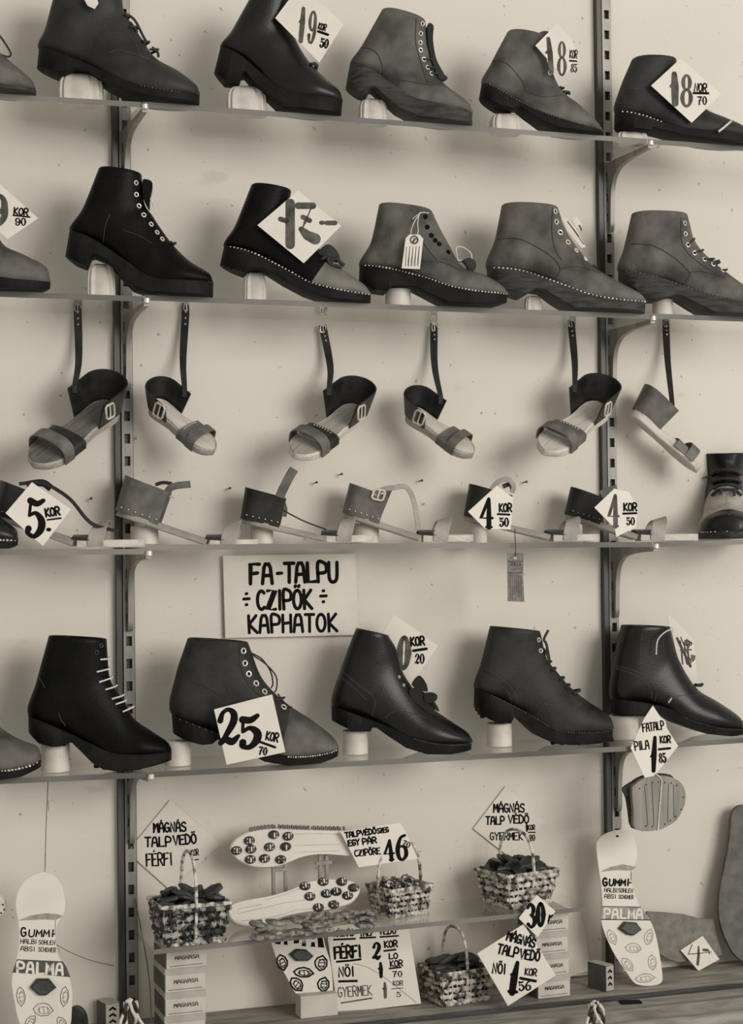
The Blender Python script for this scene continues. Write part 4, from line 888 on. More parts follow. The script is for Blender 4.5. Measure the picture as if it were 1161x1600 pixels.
def hang(label, H, T, dH, dT, roll, bside, strap, foot, smat, cupm, s1, s2, studs=True, strapend=None):
    p0, p1 = on_wall(*H, dH), on_wall(*T, dT)
    a = (p1-p0); L_ = a.length; a.normalize()
    n = Vector((0, 0, 1)); n = (n-a*(n @ a)).normalized()
    n = Matrix.Rotation(radians(roll), 3, a) @ n
    y = n.cross(a)
    Mx = Matrix((a, y, n)).transposed().to_4x4(); Mx.translation = p0
    root = thing('hanging_sandal', label, 'sandal', Mx, 'sandals hanging on the wall')
    so = slab(L_, 0, 1, .020, .013).build('sole', M[smat], root)
    slab(L_, .004, .996, .0008, .0008, inset=.003, zoff=.0008).build('footbed', M[foot], root)
    cu = cup(L_).build('heel_cup', M[cupm], root)
    arch(L_, .635, .15, .045).build('toe_strap', M[s1], root)
    arch(L_, .775, .12, .12).build('toe_strap', M[s2], root)
    if studs:
        mb = MB()
        for i in range(7):
            q = -.09+.18*i/6
            for xx in (.585, .68): mb.lathe([(.0004, .0012), (.0013, .0008), (.0015, 0)], 8, (xx*L_, q*L_, .047*L_+.0016-abs(q)*abs(q)*1.1*L_))
        mb.build('rivets', M['metal'], root)
    bx = .29*L_; by = bside*(.118*L_+.018)
    bk = buckle((bx, by, .17*L_), (1, 0, .2), (0, -bside*.05, 1), .0105, .0135, .0020).build('buckle', M['metal'], root)
    MB().box((bx, by-bside*.003, .17*L_), (.004, .001, .009)).build('buckle_strap', M['strap'], bk)
    # ankle strap up to its peg on the wall
    inv = Mx.inverted()
    st = Vector((.30*L_, -bside*(.118*L_+.006), .20*L_)); stw = Mx @ st
    tops = [on_wall(*q) for q in strap]
    pts = [st]+[inv @ q for q in catmull([stw+Vector((0, -.002, .012))]+tops, 5)]
    wdir = inv.to_3x3() @ Vector((cos(.33), -sin(.33), 0)); 
    k = len(pts); ws = [.008+.0055*min(1, i/(k*.7)) for i in range(k)]
    MB().band(pts, wdir, ws, .0022).build('ankle_strap', M['strap'], root)
    top = inv @ (tops[-1]+Vector((0, -.003, -.007)))
    t3 = inv.to_3x3()
    buckle(top, t3 @ Vector((1, 0, 0)), t3 @ Vector((0, 0, 1)), .005, .006, .0013).build('strap_buckle', M['metal'], root)
    mb = MB()
    for i in range(3):
        q = tops[-1].lerp(tops[0], .16+.11*i)+Vector((0, -.0022, 0)); mb.box(inv @ q, (.0011, .0011, .0011))
    mb.build('strap_holes', M['metal'], root)
    return root
hang('black hanging sandal with a dark footbed, leftmost of the hanging row', (176, 628), (52, 722), .055, .150, -28, 1, [(123, 560, .03), (121, 475, .012)], 'woodd', 'wood', 'strap', 'strap', 'strapg', False)
hang('small black hanging sandal with pale footbed and studded strap, just right of the left rail', (240, 625), (335, 702), .055, .135, 30, -1, [(286, 560, .03), (291, 474, .012)], 'woodl', 'wood', 'strap', 'strapg', 'strapg')
hang('hanging sandal with toe pointing left, third of the hanging row from left', (562, 634), (460, 708), .055, .140, -28, 1, [(516, 572, .03), (504, 508, .012)], 'wood', 'woodl', 'strap', 'strap', 'strapg')
hang('hanging sandal with toe pointing right, fourth of the hanging row from left', (640, 638), (740, 707), .055, .140, 30, -1, [(679, 570, .03), (678, 506, .012)], 'woodl', 'wood', 'strap', 'strapg', 'strapg', False)
hang('pale hanging sandal with toe pointing left, overlapping the right rail', (941, 630), (850, 702), .065, .150, -28, 1, [(898, 565, .035), (892, 500, .012)], 'woodl', 'woodl', 'strap', 'strapg', 'strapg')
hang('grey hanging sandal seen from the side, right of the right rail', (994, 636), (1095, 731), .060, .075, 4, 1, [(1043, 560, .03), (1040, 500, .012)], 'woodl', 'woodl', 'strapg', 'strapg', 'strapg', False)

def shelf_sandal(label, cr, heel, hinge, toe, d, cupm, straps, yaw=17):
    hp, kp = cr(heel), cr(hinge)
    P = on_wall(*hp, d-.015); z = zshelf(3, P.x)+.0006
    fr = Frame(on_wall(*kp, d), radians(yaw)); K = fr.pt(*kp); K.z = z+.013
    Hh = fr.pt(*hp); a = (K-Hh); LR = a.length; a.normalize(); L_ = LR/.66
    n = Vector((0, 0, 1)); n = (n-a*(n @ a)).normalized(); y = n.cross(a)
    Mx = Matrix((a, y, n)).transposed().to_4x4(); Mx.translation = Hh; inv = Mx.inverted()
    root = thing('shelf_sandal', label, 'sandal', Mx, 'sandals standing on the third shelf')
    slab(L_, 0, .655, .012, .011).build('rear_sole', M['wood'], root)
    cu = cup(L_, .30, .235, .22, .004).build('heel_cup', M[cupm], root)
    mb = MB()
    for i in range(7): mb.lathe([(.0003, .0012), (.0012, .0008), (.0014, 0)], 8, (.03*L_+i*.05*L_, -.118*L_-.005, .004))
    mb.build('rivets', M['metal'], cu)
    # flat pale front piece, hinged
    tw = fr.pt(*cr(toe)); LF_ = max(.05, (tw-K).length)
    fw_ = (fr.u).copy(); zz = Vector((0, 0, 1)); yy = zz.cross(fw_)
    Fm = inv @ (Matrix((fw_, yy, zz)).transposed().to_4x4())
    Fm.translation = inv @ (K+fw_*.004)
    rr = []
    for q in (0, .3, .6, .75, .85, .92, .97, .993, 1):
        w = L_*.155*sqrt(max(.02, 1-max(0, (q-.45)/.56)**2)); x = q*LF_; e = .0015; t = .0128
        rr.append([(x, -w, -t+e), (x, -w, -e), (x, -w+e, 0), (x, w-e, 0), (x, w, -e), (x, w, -t+e), (x, w-e, -t), (x, -w+e, -t)])
    f = MB().rings(rr); f.v = [tuple(Fm @ Vector(v)) for v in f.v]; f.build('front_sole', M['woodl'], root)
    mb = MB(); w = L_*.16
    pts = [(.030+.3*z_, yy_, z_) for yy_, z_ in [(math.copysign(abs(cos(pi*i/14))**.75, cos(pi*i/14))*w, (sin(pi*i/14)**.8)*.028) for i in range(15)]]
    mb.band([(.030, w, -.010)]+pts+[(.030, -w, -.010)], Vector((1, 0, .3)), .026, .0022)
    mb.v = [tuple(Fm @ Vector(v)) for v in mb.v]; mb.build('toe_strap', M['strapl'], root)
    mb = MB(); pts = [(.006+.1*z_, yy_, z_) for yy_, z_ in [(cos(pi*i/10)*w, (sin(pi*i/10)**.7)*.008) for i in range(11)]]
    mb.band(pts, Vector((1, 0, 0)), .03, .002)
    mb.v = [tuple(Fm @ Vector(v)) for v in mb.v]; mb.build('hinge_strap', M['strap'], root)
    for path, w, mt, yo, side in straps:
        q = catmull([fr.pt(*cr(p)) for p in path], 5)
        q = [inv @ (v-fr.n*(-yo)) for v in q]
        wd_ = inv.to_3x3() @ fr.n if side else None
        if side: MB().band(q, wd_, w, .0022).build('ankle_strap', M[mt], root)
        else:
            m2 = MB(); ds = []
            for i in range(len(q)):
                t = (q[min(i+1, len(q)-1)]-q[max(0, i-1)]).normalized(); ds.append(t.cross(inv.to_3x3() @ fr.n))
            m2.band(q, ds, w, .0022).build('ankle_strap', M[mt], root)
    return root, fr, L_
r1, f1, L1 = shelf_sandal('black sandal with a long trailing strap behind the 5 KOR card on the third shelf', T1, (-25, 285), (350, 425), (645, 430), .10, 'strap',
    [([(100, 165), (180, 160), (240, 175), (330, 235), (400, 320), (450, 355), (545, 378)], .006, 'strap', .03, False), ([(130, 168), (200, 160), (240, 185)], .012, 'strap', .02, False)])
r2, f2, L2 = shelf_sandal('sandal with strap folded forward, just right of the left rail, third shelf', T1, (537, 275), (950, 425), (1160, 430), .10, 'strapg',
    [([(758, 215), (772, 185), (805, 172), (866, 165)], .012, 'strapg', .012, False), ([(700, 165), (735, 155), (775, 160)], .006, 'strap', -.02, False)])
MB().lathe([(.0035, -.001), (.005, .001), (.004, .002), (.001, .003)], 12).build('stud_button', M['metal'], r2).location = (.33*L2, -.118*L2-.009, .19*L2)
r3, f3, L3 = shelf_sandal('dark sandal with its strap standing straight up, above the printed wall sign', T2, (57, 312), (425, 420), (640, 420), .10, 'char',
    [([(225, 225), (240, 190), (265, 140), (290, 98)], .016, 'strapg', .031, False), ([(235, 240), (245, 280), (240, 310)], .010, 'strapg', -.02, False), ([(235, 280), (330, 330), (435, 370)], .0025, 'strap', .0, False)])
r4, f4, L4 = shelf_sandal('grey buckled sandal with strap arching down to the toe, third shelf', T2, (520, 285), (860, 405), (1090, 415), .10, 'strapg',
    [([(650, 215), (690, 190), (740, 182), (790, 178), (820, 220), (838, 290), (848, 370)], .009, 'strapl', .03, False), ([(680, 290), (700, 240), (725, 180)], .010, 'strapg', -.01, False)])
buckle(r4.matrix_world.inverted() @ f4.pt(*T2((672, 212)), .034), (1, 0, .1), (0, 0, 1), .010, .009, .0022).build('buckle', M['metal'], r4)
r5, f5, L5 = shelf_sandal('sandal with a looped strap behind the left one of the two 4 KOR cards', T3, (22, 272), (362, 372), (560, 370), .095, 'char',
    [([(120, 175), (150, 140), (190, 130), (212, 160), (205, 185)], .009, 'strapl', .02, False), ([(170, 160), (200, 150), (212, 175)], .008, 'strap', .01, False)])
r6, f6, L6 = shelf_sandal('sandal with an open toe loop behind the right one of the two 4 KOR cards', T3, (437, 265), (720, 362), (965, 365), .095, 'char',
    [([(565, 195), (590, 180), (632, 168)], .014, 'strapg', .03, False)])
BL = 'white blocks under the sandals'
def sblock(label, x0, x1, yt, d):
    a, b = on_wall(x0, yt, d), on_wall(x1, yt, d); c = (a+b)/2; z = zshelf(3, c.x)+.0005; w = (b.x-a.x)/2; h = c.z-z
    o = MB().lathe([(w*.95, 0), (w, .001), (w, h-.0015), (w*.95, h), (w*.4, h)], 32, sy=min(1, .024/w)).build('display_block', M['block'], None, Matrix.Translation((c.x, c.y, z)))
    tag(o, label, 'display block', BL)
sblock('white round block under the heel of the sandal standing just right of the left rail', 204, 247, 822, .060)
sblock('white round block under the heel of the sandal with the upright strap', 392, 426, 818, .060)
sblock('white round block under the heel of the grey buckled sandal', 550, 591, 818, .060)
sblock('white round block under the heel of the sandal behind the left 4 KOR card', 735, 760, 818, .058)
sblock('white round block under the heel of the sandal behind the right 4 KOR card', 911, 935, 815, .058)
s = pc('white diamond price card 5 KOR on the third shelf at the left', Frame(on_wall(58, 800, .172)), [T1(q) for q in ((145, 155), (322, 278), (195, 445), (25, 295))], group='cards on the sandal shelf')
s.write(cropped(T1, [(strokes('5', 118, 398, 165, 92, 4), 24)]), M['ink'], 'numeral')
s.write(cropped(T1, [(strokes('KOR', 208, 312, 36, 23, -8), 8), (line((215, 326), (276, 318)), 7), (line((218, 370), (224, 370)), 15)]), M['ink'])
s = pc('white price card 4 KOR 50, the left one of two on the third shelf', Frame(on_wall(768, 805, .165)), [T3(q) for q in ((30, 262), (148, 155), (216, 205), (205, 335), (100, 332))], group='cards on the sandal shelf')
s.write(cropped(T3, [(strokes('4', 82, 328, 118, 62, 0), 15)]), M['ink'], 'numeral')
s.write(cropped(T3, [(strokes('KOR', 158, 262, 32, 18, 0), 6), (line((152, 272), (200, 274)), 7), (strokes('50', 160, 322, 34, 20, 0), 6)]), M['ink'])
s = pc('white price card 4 KOR 50 in front of the right rail', Frame(on_wall(962, 805, .168)), [T3(q) for q in ((550, 245), (632, 167), (690, 180), (728, 240), (722, 325), (640, 366), (634, 330))], group='cards on the sandal shelf')
s.write(cropped(T3, [(strokes('4', 608, 324, 128, 52, 0), 14)]), M['inkg'], 'numeral')
s.write(cropped(T3, [(strokes('KOR', 670, 258, 30, 19, 0), 6), (line((668, 270), (722, 268)), 7), (strokes('50', 682, 316, 30, 18, 0), 5)]), M['ink'])
s = Sheet('hanging_tag', 'dark printed paper tag hanging by a thread below the third shelf', 'tag', Frame(on_wall(805, 900, .185), radians(6)), [(792.5, 863), (818, 864), (817.5, 900), (819.5, 940.5), (793.5, 939.5)], M['tagd'])
it = [(line((794, 877), (816, 877)), 1.2), (line((798, 889.5), (814, 889)), .8), (line((794, 895), (816, 895)), 1)]
s.write(it+[(strokes('ZULLA', 798, 884, 5, 3.3), 1.1)]+[(line((797+i*3.4, 898+(i % 3)), (797.5+i*3.4, 934-(i % 4)*3)), 1.0) for i in range(6)], M['inkg'])
s.patch([(803.5, 869.5), (807, 869.5), (807, 873), (803.5, 873)], M['card'], 'eyelet_hole')
fr = s.fr; mb = MB(); mb.tube([(fr.uv(*q)[0], -.001, fr.uv(*q)[1]) for q in ((804, 826), (805, 848), (805.5, 860), (805.3, 871))], .0008, 5); mb.build('thread', M['lace_d'], s.root)
# shoes cut by the frame on the third shelf
b = Boot('ankle_boot', 'glossy dark toe with pale stitches at the left edge, third shelf', T1,
    [(82, 400, 81, 385), (66, 402, 72, 352), (0, 400, 8, 302), (-90, 395, -80, 240), (-190, 360, -150, 150), (-320, 310, -180, 80), (-460, 250, -190, 20), (-440, 170, -195, -30), (-400, 30, -200, -90)],
    [(80, 425), (40, 440), (-60, 442), (-150, 430), (-230, 400), (-300, 370), (-310, 372), (-320, 400), (-400, 390), (-470, 350)], 3, 12, 'gloss', 'soleb', d_toe=.150)
b.stitches(.02, .3, 16, 'stitch', .0014)
q4 = [(757, 604, 755, 560), (728, 606, 738, 522), (650, 606, 662, 492), (540, 604, 560, 462), (400, 580, 486, 390), (250, 530, 440, 318), (107, 520, 418, 272), (140, 382, 407, 242), (169, 200, 396, 214)]
b = Boot('two_tone_shoe', 'two-tone forward-facing shoe with glossy toe cap at the right edge', C6, q4,
    [(754, 640), (600, 640), (450, 637), (385, 625), (330, 610), (292, 600), (265, 610), (243, 640), (190, 640), (130, 640), (110, 640)], 2, 12, 'strapl', 'solew', frame=Frame(BO['b4'].fr.p, BO['b4'].fr.yaw), zones=[('gloss', None, 1.85), ('gloss', 4.4, None)])
b.stitches(.0, .2, 18, 'stitch')
b.laces(C6, [((482, 428), (500, 400)), ((462, 395), (480, 375)), ((427, 362), (458, 345)), ((396, 322), (435, 300))], 'lace_d', .003, [([(500, 405), (520, 395), (515, 420)], -.01), ([(500, 405), (525, 410), (530, 430)], .012)])
pz = on_wall(1140, 838, .172)
ToeL = Vector((b.s0.x, 0, 0)); sc = 1.0
b.root.matrix_world = Matrix.Translation((pz.x, pz.y, zshelf(3, pz.x)+.0008)) @ Matrix.Rotation(radians(-118), 4, 'Z') @ Matrix.Diagonal((1.0, 1.12, .88, 1)) @ Matrix.Translation(-ToeL)
# ------------------------------------------------------------------ lower display: glass shelf on carton stacks
GZ = -0.6503
cs = [(.003, -.207, GZ), (.787, -.160, GZ), (.800, -.012, GZ), (.003, -.058, GZ)]
o = quad_slab('glass_shelf', None, cs, .008, mats=[M['glass'], M['gedge']])
for p in o.data.polygons:
    if p.normal.y < -.5: p.material_index = 1
tag(o, 'short glass display shelf resting on two stacks of small cartons near the ledge', 'shelf')
def carton(label, c, yaw, w, dp, h, grp):
    Mx = Matrix.Translation(c) @ Matrix.Rotation(yaw, 4, 'Z')
    root = thing('small_carton', label, 'box', Mx, grp)
    MB().box((0, 0, h*.36), (w/2-.0008, dp/2-.0008, h*.36)).build('box_body', [M['carton']], root, smooth=0)
    MB().box((0, 0, h*.86), (w/2, dp/2, h*.138)).build('lid', [M['cartonl']], root, smooth=0)
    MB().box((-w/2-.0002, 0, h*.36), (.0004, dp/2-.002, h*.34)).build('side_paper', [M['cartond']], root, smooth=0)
    mb = MB()
    for pts, ws in strokes('MAGNASA', -w*.28, -h*.36, h*.15, w*.085, 0): ribbon(mb, [(p[0], -p[1]) for p in pts], ws, .0008, -dp/2-.0002)
    ribbon(mb, [(-w*.42, h*.1), (w*.40, h*.11)], [1, 1], .0006, -dp/2-.0002)
    mb.build('lettering', M['ink'], root, smooth=0)
M['cartonl'] = noisy('carton_lid_paper', .30, .42, 20, (.6, .8), .1, 200)
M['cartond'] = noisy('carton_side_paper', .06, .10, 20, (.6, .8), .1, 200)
lev = ('topmost', 'second from the top', 'third from the top', 'bottom one')
HB = (GZ-.008-ZL-.0012)/4
pl = on_wall(290, 1520, .150); pr = on_flat(865, 1559, ZL)
for k in range(4):
    z = ZL+.0003+k*(HB+.0002)
    carton('small lettered carton of the left stack under the glass display shelf, %s' % lev[3-k], (pl.x+random.uniform(-.001, .001), -.108, z), radians(-1+k*.8), .069, .085, HB, 'cartons of the left stack')
for k in range(4):
    z = ZL+.0003+k*(HB+.0002)
    carton('small lettered carton of the right stack under the glass display shelf, %s' % lev[3-k], (pr.x+random.uniform(-.0015, .0015), pr.y+.045, z), radians(2-k), .064, .085, HB, 'cartons of the right stack')
Sheet('card_panel', 'blank white card panel standing against the wall behind the right carton stack', 'card', Frame(on_wall(905, 1470, .012)), [(870, 1412), (906, 1420), (918, 1480), (922, 1516), (890, 1526), (872, 1526)], M['card'], .002)

# ------------------------------------------------------------------ wicker baskets
def basket(label, P, yaw, wb, db, wt, dt, h, axis, top, mat, lean=0, rows_=5):
    root = thing('wicker_basket', label, 'basket', Matrix.Translation(P) @ Matrix.Rotation(yaw, 4, 'Z'), 'little wicker baskets')
    nx, ny = 40, 32
    def peri(f):
        a, b = (wb+(wt-wb)*f)/2, (db+(dt-db)*f)/2; o = []
        for i in range(nx): o.append((-a+2*a*i/nx, -b, 0, -1))
        for i in range(ny): o.append((a, -b+2*b*i/ny, 1, 0))
        for i in range(nx): o.append((a-2*a*i/nx, b, 0, 1))
        for i in range(ny): o.append((-a, b-2*b*i/ny, -1, 0))
        return o
    mb = MB(); rh = h/rows_
    for r in range(rows_):
        f = (r+.5)/rows_; pp = peri(f); rr = []
        for i, (x, y, ax, ay) in enumerate(pp):
            ph = cos(pi*i/5+pi*r+.5*sin(r*2.1)); o = .0012+.0032*ph; jit = .0006*sin(i*1.7+r*3.1); z = rh*(r+.5)+jit; hh = rh*.37*(1+.2*sin(i*.9+r*2))
            x0, y0 = x+ax*o, y+ay*o
            rr.append([(x0-ax*.0010, y0-ay*.0010, z-hh), (x0+ax*.0012, y0+ay*.0012, z-hh*.5), (x0+ax*.0012, y0+ay*.0012, z+hh*.5), (x0-ax*.0010, y0-ay*.0010, z+hh)])
        rr.append(rr[0]); mb.rings(rr, False, False)
    p0, p1 = peri(0), peri(1)
    for i in range(0, len(p0), 4):
        a, b = p0[i], p1[i]; mb.tube([(a[0]-a[2]*.0005, a[1]-a[3]*.0005, 0), (b[0]-b[2]*.0005, b[1]-b[3]*.0005, h)], .0013, 5)
    mb.build('woven_wall', M[mat], root)
    MB().box((0, 0, .002), (wb/2-.001, db/2-.001, .0015)).build('base_board', M[mat], root, smooth=0)
    ln = MB(); q0, q1 = peri(0), peri(1); ln.rings([[(x-ax*.0035, y-ay*.0035, .003) for x, y, ax, ay in q0], [(x-ax*.0035, y-ay*.0035, h*.93) for x, y, ax, ay in q1]], True, False); ln.build('gap_shade_shell', M['strap'], root, smooth=0)  # black inner shell added to paint the shade between the weave
    def rim(z, a, b, r):
        m_ = MB()
        for k in range(2):
            pts = []
            for i, (x, y, ax, ay) in enumerate(peri(a)): pts.append((x+ax*b, y+ay*b, z+r*.5*sin(i*.8+k*pi)))
            m_.tube(pts, r, 6, closed=True)
        return m_
    rim(h+.001, 1, .0012, .0026).build('rim', M['straw'], root)
    rim(.003, 0, .0012, .0022).build('foot_rim', M['straw'], root)
    hw = (wt if axis == 'x' else dt)/2+.002; mb = MB(); pts = []
    for i in range(17):
        th = pi*i/16; c_ = math.copysign(abs(cos(th))**.8, cos(th)); pts.append((c_*hw, 0, h*.9+(top-h*.9)*sin(th)**.75))
    bt = (wb if axis == 'x' else db)/2+.004
    pts = [(bt, 0, h*.2)]+pts+[(-bt, 0, h*.2)]
    if axis == 'y': pts = [(0+lean*(p[2]/top), p[0], p[2]) for p in pts]
    mb.tube(pts, .0027, 7)
    for k in range(2):
        c3 = catmull(pts, 3); mb.tube([(p.x+.0022*cos(i*1.1+k*pi), p.y+.0022*sin(i*1.1+k*pi), p.z) for i, p in enumerate(c3)], .0011, 5)
    mb.build('handle', M['straw'], root)
    return root
chunks = []
def chunk(seed, a, b, t, mat):
    rg = random.Random(seed); n = 7; o = [(cos(2*pi*i/n+rg.uniform(-.2, .2))*a*rg.uniform(.8, 1.1), sin(2*pi*i/n+rg.uniform(-.2, .2))*b*rg.uniform(.8, 1.1)) for i in range(n)]
    mb = MB().rings([[(x*.82, y*.82, -t) for x, y in o], [(x, y, -t*.5) for x, y in o], [(x, y, t*.4) for x, y in o], [(x*.8, y*.8, t) for x, y in o]])
    me_o = mb.build('sole_guard', M[mat], None, smooth=30); me = me_o.data; bpy.data.objects.remove(me_o); return me
MESH = {'big': [chunk(i, .023, .015, .0040, 'chunk') for i in range(4)], 'bits': [chunk(20+i, .0065, .005, .004, 'glint') for i in range(3)], 'pile': [chunk(40+i, .019, .012, .0034, 'chunkl') for i in range(4)]}
def put(kind, name, label, cat, group, loc, rot):
    o = bpy.data.objects.new(name, random.choice(MESH[kind])); COL.objects.link(o); o.location = loc; o.rotation_euler = rot
    tag(o, label, cat, group)
def fill(P, yaw, w, d, z0, n, label, group, kind='big'):
    R3 = Matrix.Rotation(yaw, 3, 'Z'); per = max(3, int(n/2.4)); k = 0; lay = 0
    while k < n:
        cnt = min(n-k, per-lay if per-lay > 2 else 3)
        for i in range(cnt):
            sh = 1-.12*lay
            x = (-.5+(i+.5)/cnt)*w*sh+random.uniform(-.006, .006)*(w/.1); y = ((i*.618+lay*.37) % 1-.5)*d*.8*sh
            p = Vector(P)+R3 @ Vector((x, y, 0)); p.z += z0+lay*(.0085 if kind == 'big' else .0075)+random.uniform(0, .003)
            put(kind, 'sole_guard' if kind == 'big' else 'boot_stud', label, 'sole guard' if kind == 'big' else 'stud', group, p, (random.uniform(-.5, .5), random.uniform(-.55, .55), random.uniform(0, 6.28)))
        k += cnt; lay += 1
def bk(label, px, z, yaw, wb, db, wt, dt, h, axis, top, mat, cen, what, n, kind='big', lean=0):
    P = on_flat(*px, z); P = P+Vector((sin(-yaw)*-1, cos(yaw), 0))*0
    P = P+Matrix.Rotation(yaw, 3, 'Z') @ Vector((0, db/2, 0)); P.z = z+.0006
    basket(label, P, yaw, wb, db, wt, dt, h, axis, top, mat, lean)
    fill(P, yaw, wt*.86, dt*.86, h-(.004 if kind == 'big' else .006), n, what, what, kind)
bk('dark wicker basket of black sole guards, left end of the glass display shelf', (305, 1477), GZ, radians(2), .092, .075, .112, .092, .064, 'y', .145, 'strawd', 0, 'black sole guard heaped in the left basket on the glass shelf', 20)
bk('small wicker basket of tiny metal studs, middle of the glass display shelf', (641, 1432), GZ, radians(16), .072, .062, .088, .075, .048, 'x', .128, 'straw', 0, 'tiny metal stud heaped in the middle basket', 60, 'bits')
bk('wicker basket of flat sole guards at the right end of the glass display shelf', (828, 1418), GZ, radians(14), .085, .075, .112, .098, .060, 'y', .132, 'straw', 0, 'flat dark sole guard stacked in the right basket on the glass shelf', 26)
bk('wicker basket with a white-bound handle standing on the ledge under the glass shelf', (728, 1569), ZL, radians(8), .088, .075, .098, .086, .056, 'y', .128, 'straw', 0, 'dark sole guard heaped in the basket on the ledge', 28)
# pile of grey guards on the glass
for i in range(46):
    px = 398+random.uniform(0, 1)*196; row_ = i % 3; py = 1474-(px-398)*.106-3-row_*8-random.uniform(0, 3)
    p = on_flat(px, py+row_*6, GZ); p.z = GZ+.006+row_*.0085+random.uniform(0, .001)
    put('pile', 'sole_guard', 'grey sole guard in the loose pile on the glass shelf under the studded soles', 'sole guard', 'grey sole guards piled on the glass', p, (random.uniform(-.25, .25), random.uniform(-.25, .25), random.uniform(0, 6.28)))

# ------------------------------------------------------------------ studded soles
def studded(label, fr, cr, outline, studs, th, lines, edge=None):
    root = thing('studded_sole', label, 'sole', fr.mat())
    o = [fr.uv(*cr(q)) for q in outline]; o = [(p.x, p.y) for p in catmull([(x, y, 0) for x, y in o], 4, True)]
    c = (sum(p[0] for p in o)/len(o), sum(p[1] for p in o)/len(o))
    def ins(k): return [(c[0]+(x-c[0])*(1-k*.4)-(0 if abs(x-c[0]) < 1e-6 else math.copysign(0, x)), c[1]+(y-c[1])*(1-k)) for x, y in o]
    r0, r1 = ins(.05), o
    MB().rings([[(x, 0, z) for x, z in r0], [(x, .0025, z) for x, z in r1], [(x, th, z) for x, z in r1]]).build('sole_plate', M['card'], root, smooth=35)
    mb = MB()
    for l in lines: ribbon(mb, [fr.uv(*cr(p)) for p in l], [1]*len(l), .0006, -.0003)
    mb.build('scored_lines', M['inkl'], root, smooth=0)
    for q in studs:
        u, v = fr.uv(*cr(q)); r = .0085
        st = MB().lathe([(r*1.05, 0), (r, .003), (r*.8, .006), (r*.4, .0075), (.0003, .008)], 14, sx=1.1, sy=.85)
        st.v = [(u+x, -z, v+y) for x, y, z in st.v]; so = st.build('stud', M['chunk'], root)
        sl = MB()
        for k in (-1, 0, 1):
            if random.random() < .8: sl.box((u+k*.0042, -.0072+abs(k)*.0016, v+random.uniform(-.001, .001)), (.0011, .0012, .0042))
        sl.build('stud_ridges', M['card'], so, smooth=0)
    if edge:
        e = MB(); n = 46
        for i in range(n):
            q = catmull([(*fr.uv(*cr(p)), 0) for p in edge], 12); p = q[int(i*(len(q)-1)/(n-1))]; e.box((p.x, th*.5, p.y+.001), (.0012, th*.5, .0028+.0012*(i % 2)))
        e.build('serrated_edge', M['felt'], root, smooth=0)
    return root
FU = Frame(on_wall(500, 1325, .085), radians(6), radians(6))
studded('long white studded sole raised on two stands, its toe pointing left', FU, D5, [(65, 190), (75, 150), (120, 112), (190, 85), (270, 76), (400, 80), (520, 84), (620, 86), (700, 84), (745, 100), (752, 150), (735, 200), (690, 218), (620, 215), (540, 210), (470, 215), (410, 230), (360, 252), (300, 272), (220, 278), (150, 265), (95, 232)],
    [(283, 110), (355, 118), (160, 140), (95, 190), (168, 183), (262, 172), (343, 170), (165, 235), (237, 230), (318, 235)], .010, [[(385, 108), (500, 105), (615, 108)], [(385, 165), (500, 162), (615, 160)], [(390, 200), (480, 195), (615, 192)]],
    [(165, 88), (270, 74), (400, 78), (520, 82), (640, 84)])
FLw = Frame(on_wall(460, 1440, .125), radians(4), radians(24))
studded('shorter white studded sole lying tilted on the pile of grey guards, toe pointing right', FLw, D5, [(50, 490), (72, 462), (140, 440), (260, 418), (370, 385), (450, 347), (540, 333), (640, 336), (700, 355), (718, 390), (700, 430), (660, 460), (560, 488), (450, 500), (350, 520), (280, 545), (190, 568), (120, 566), (70, 540)],
    [(440, 370), (532, 348), (625, 348), (685, 378), (465, 422), (548, 408), (598, 398), (655, 418), (508, 478), (585, 463)], .012, [[(100, 485), (220, 462), (222, 480), (105, 508), (100, 485)], [(240, 440), (330, 415), (430, 375)], [(230, 480), (330, 455), (440, 440)], [(120, 545), (260, 530), (400, 490), (560, 478)]])
def stand(label, xs, ytop, ybot, d):
    a = [on_wall(x, ytop, d) for x in xs]; zb = GZ+.0005; root = thing('display_stand', label, 'stand', Matrix.Translation((sum(p.x for p in a)/2, -d, zb)), 'small stands behind the studded soles')
    m_ = root.matrix_world.translation
    for p in a: MB().box((p.x-m_.x, 0, (p.z-zb)/2), (.0028, .0028, (p.z-zb)/2)).build('post', M['steel'], root, smooth=0)
    MB().box((0, .004, .0015), (.016, .018, .0015)).build('base_plate', M['steel'], root, smooth=0)
    MB().box((0, -.002, (a[0].z-zb)*.86), (.014, .003, .003)).build('cross_bar', M['steel'], root, smooth=0)
stand('small metal stand under the toe half of the raised studded sole', (427, 446), 1346, 1392, .072)
stand('small metal stand under the waist of the raised studded sole', (500, 510), 1334, 1375, .072)

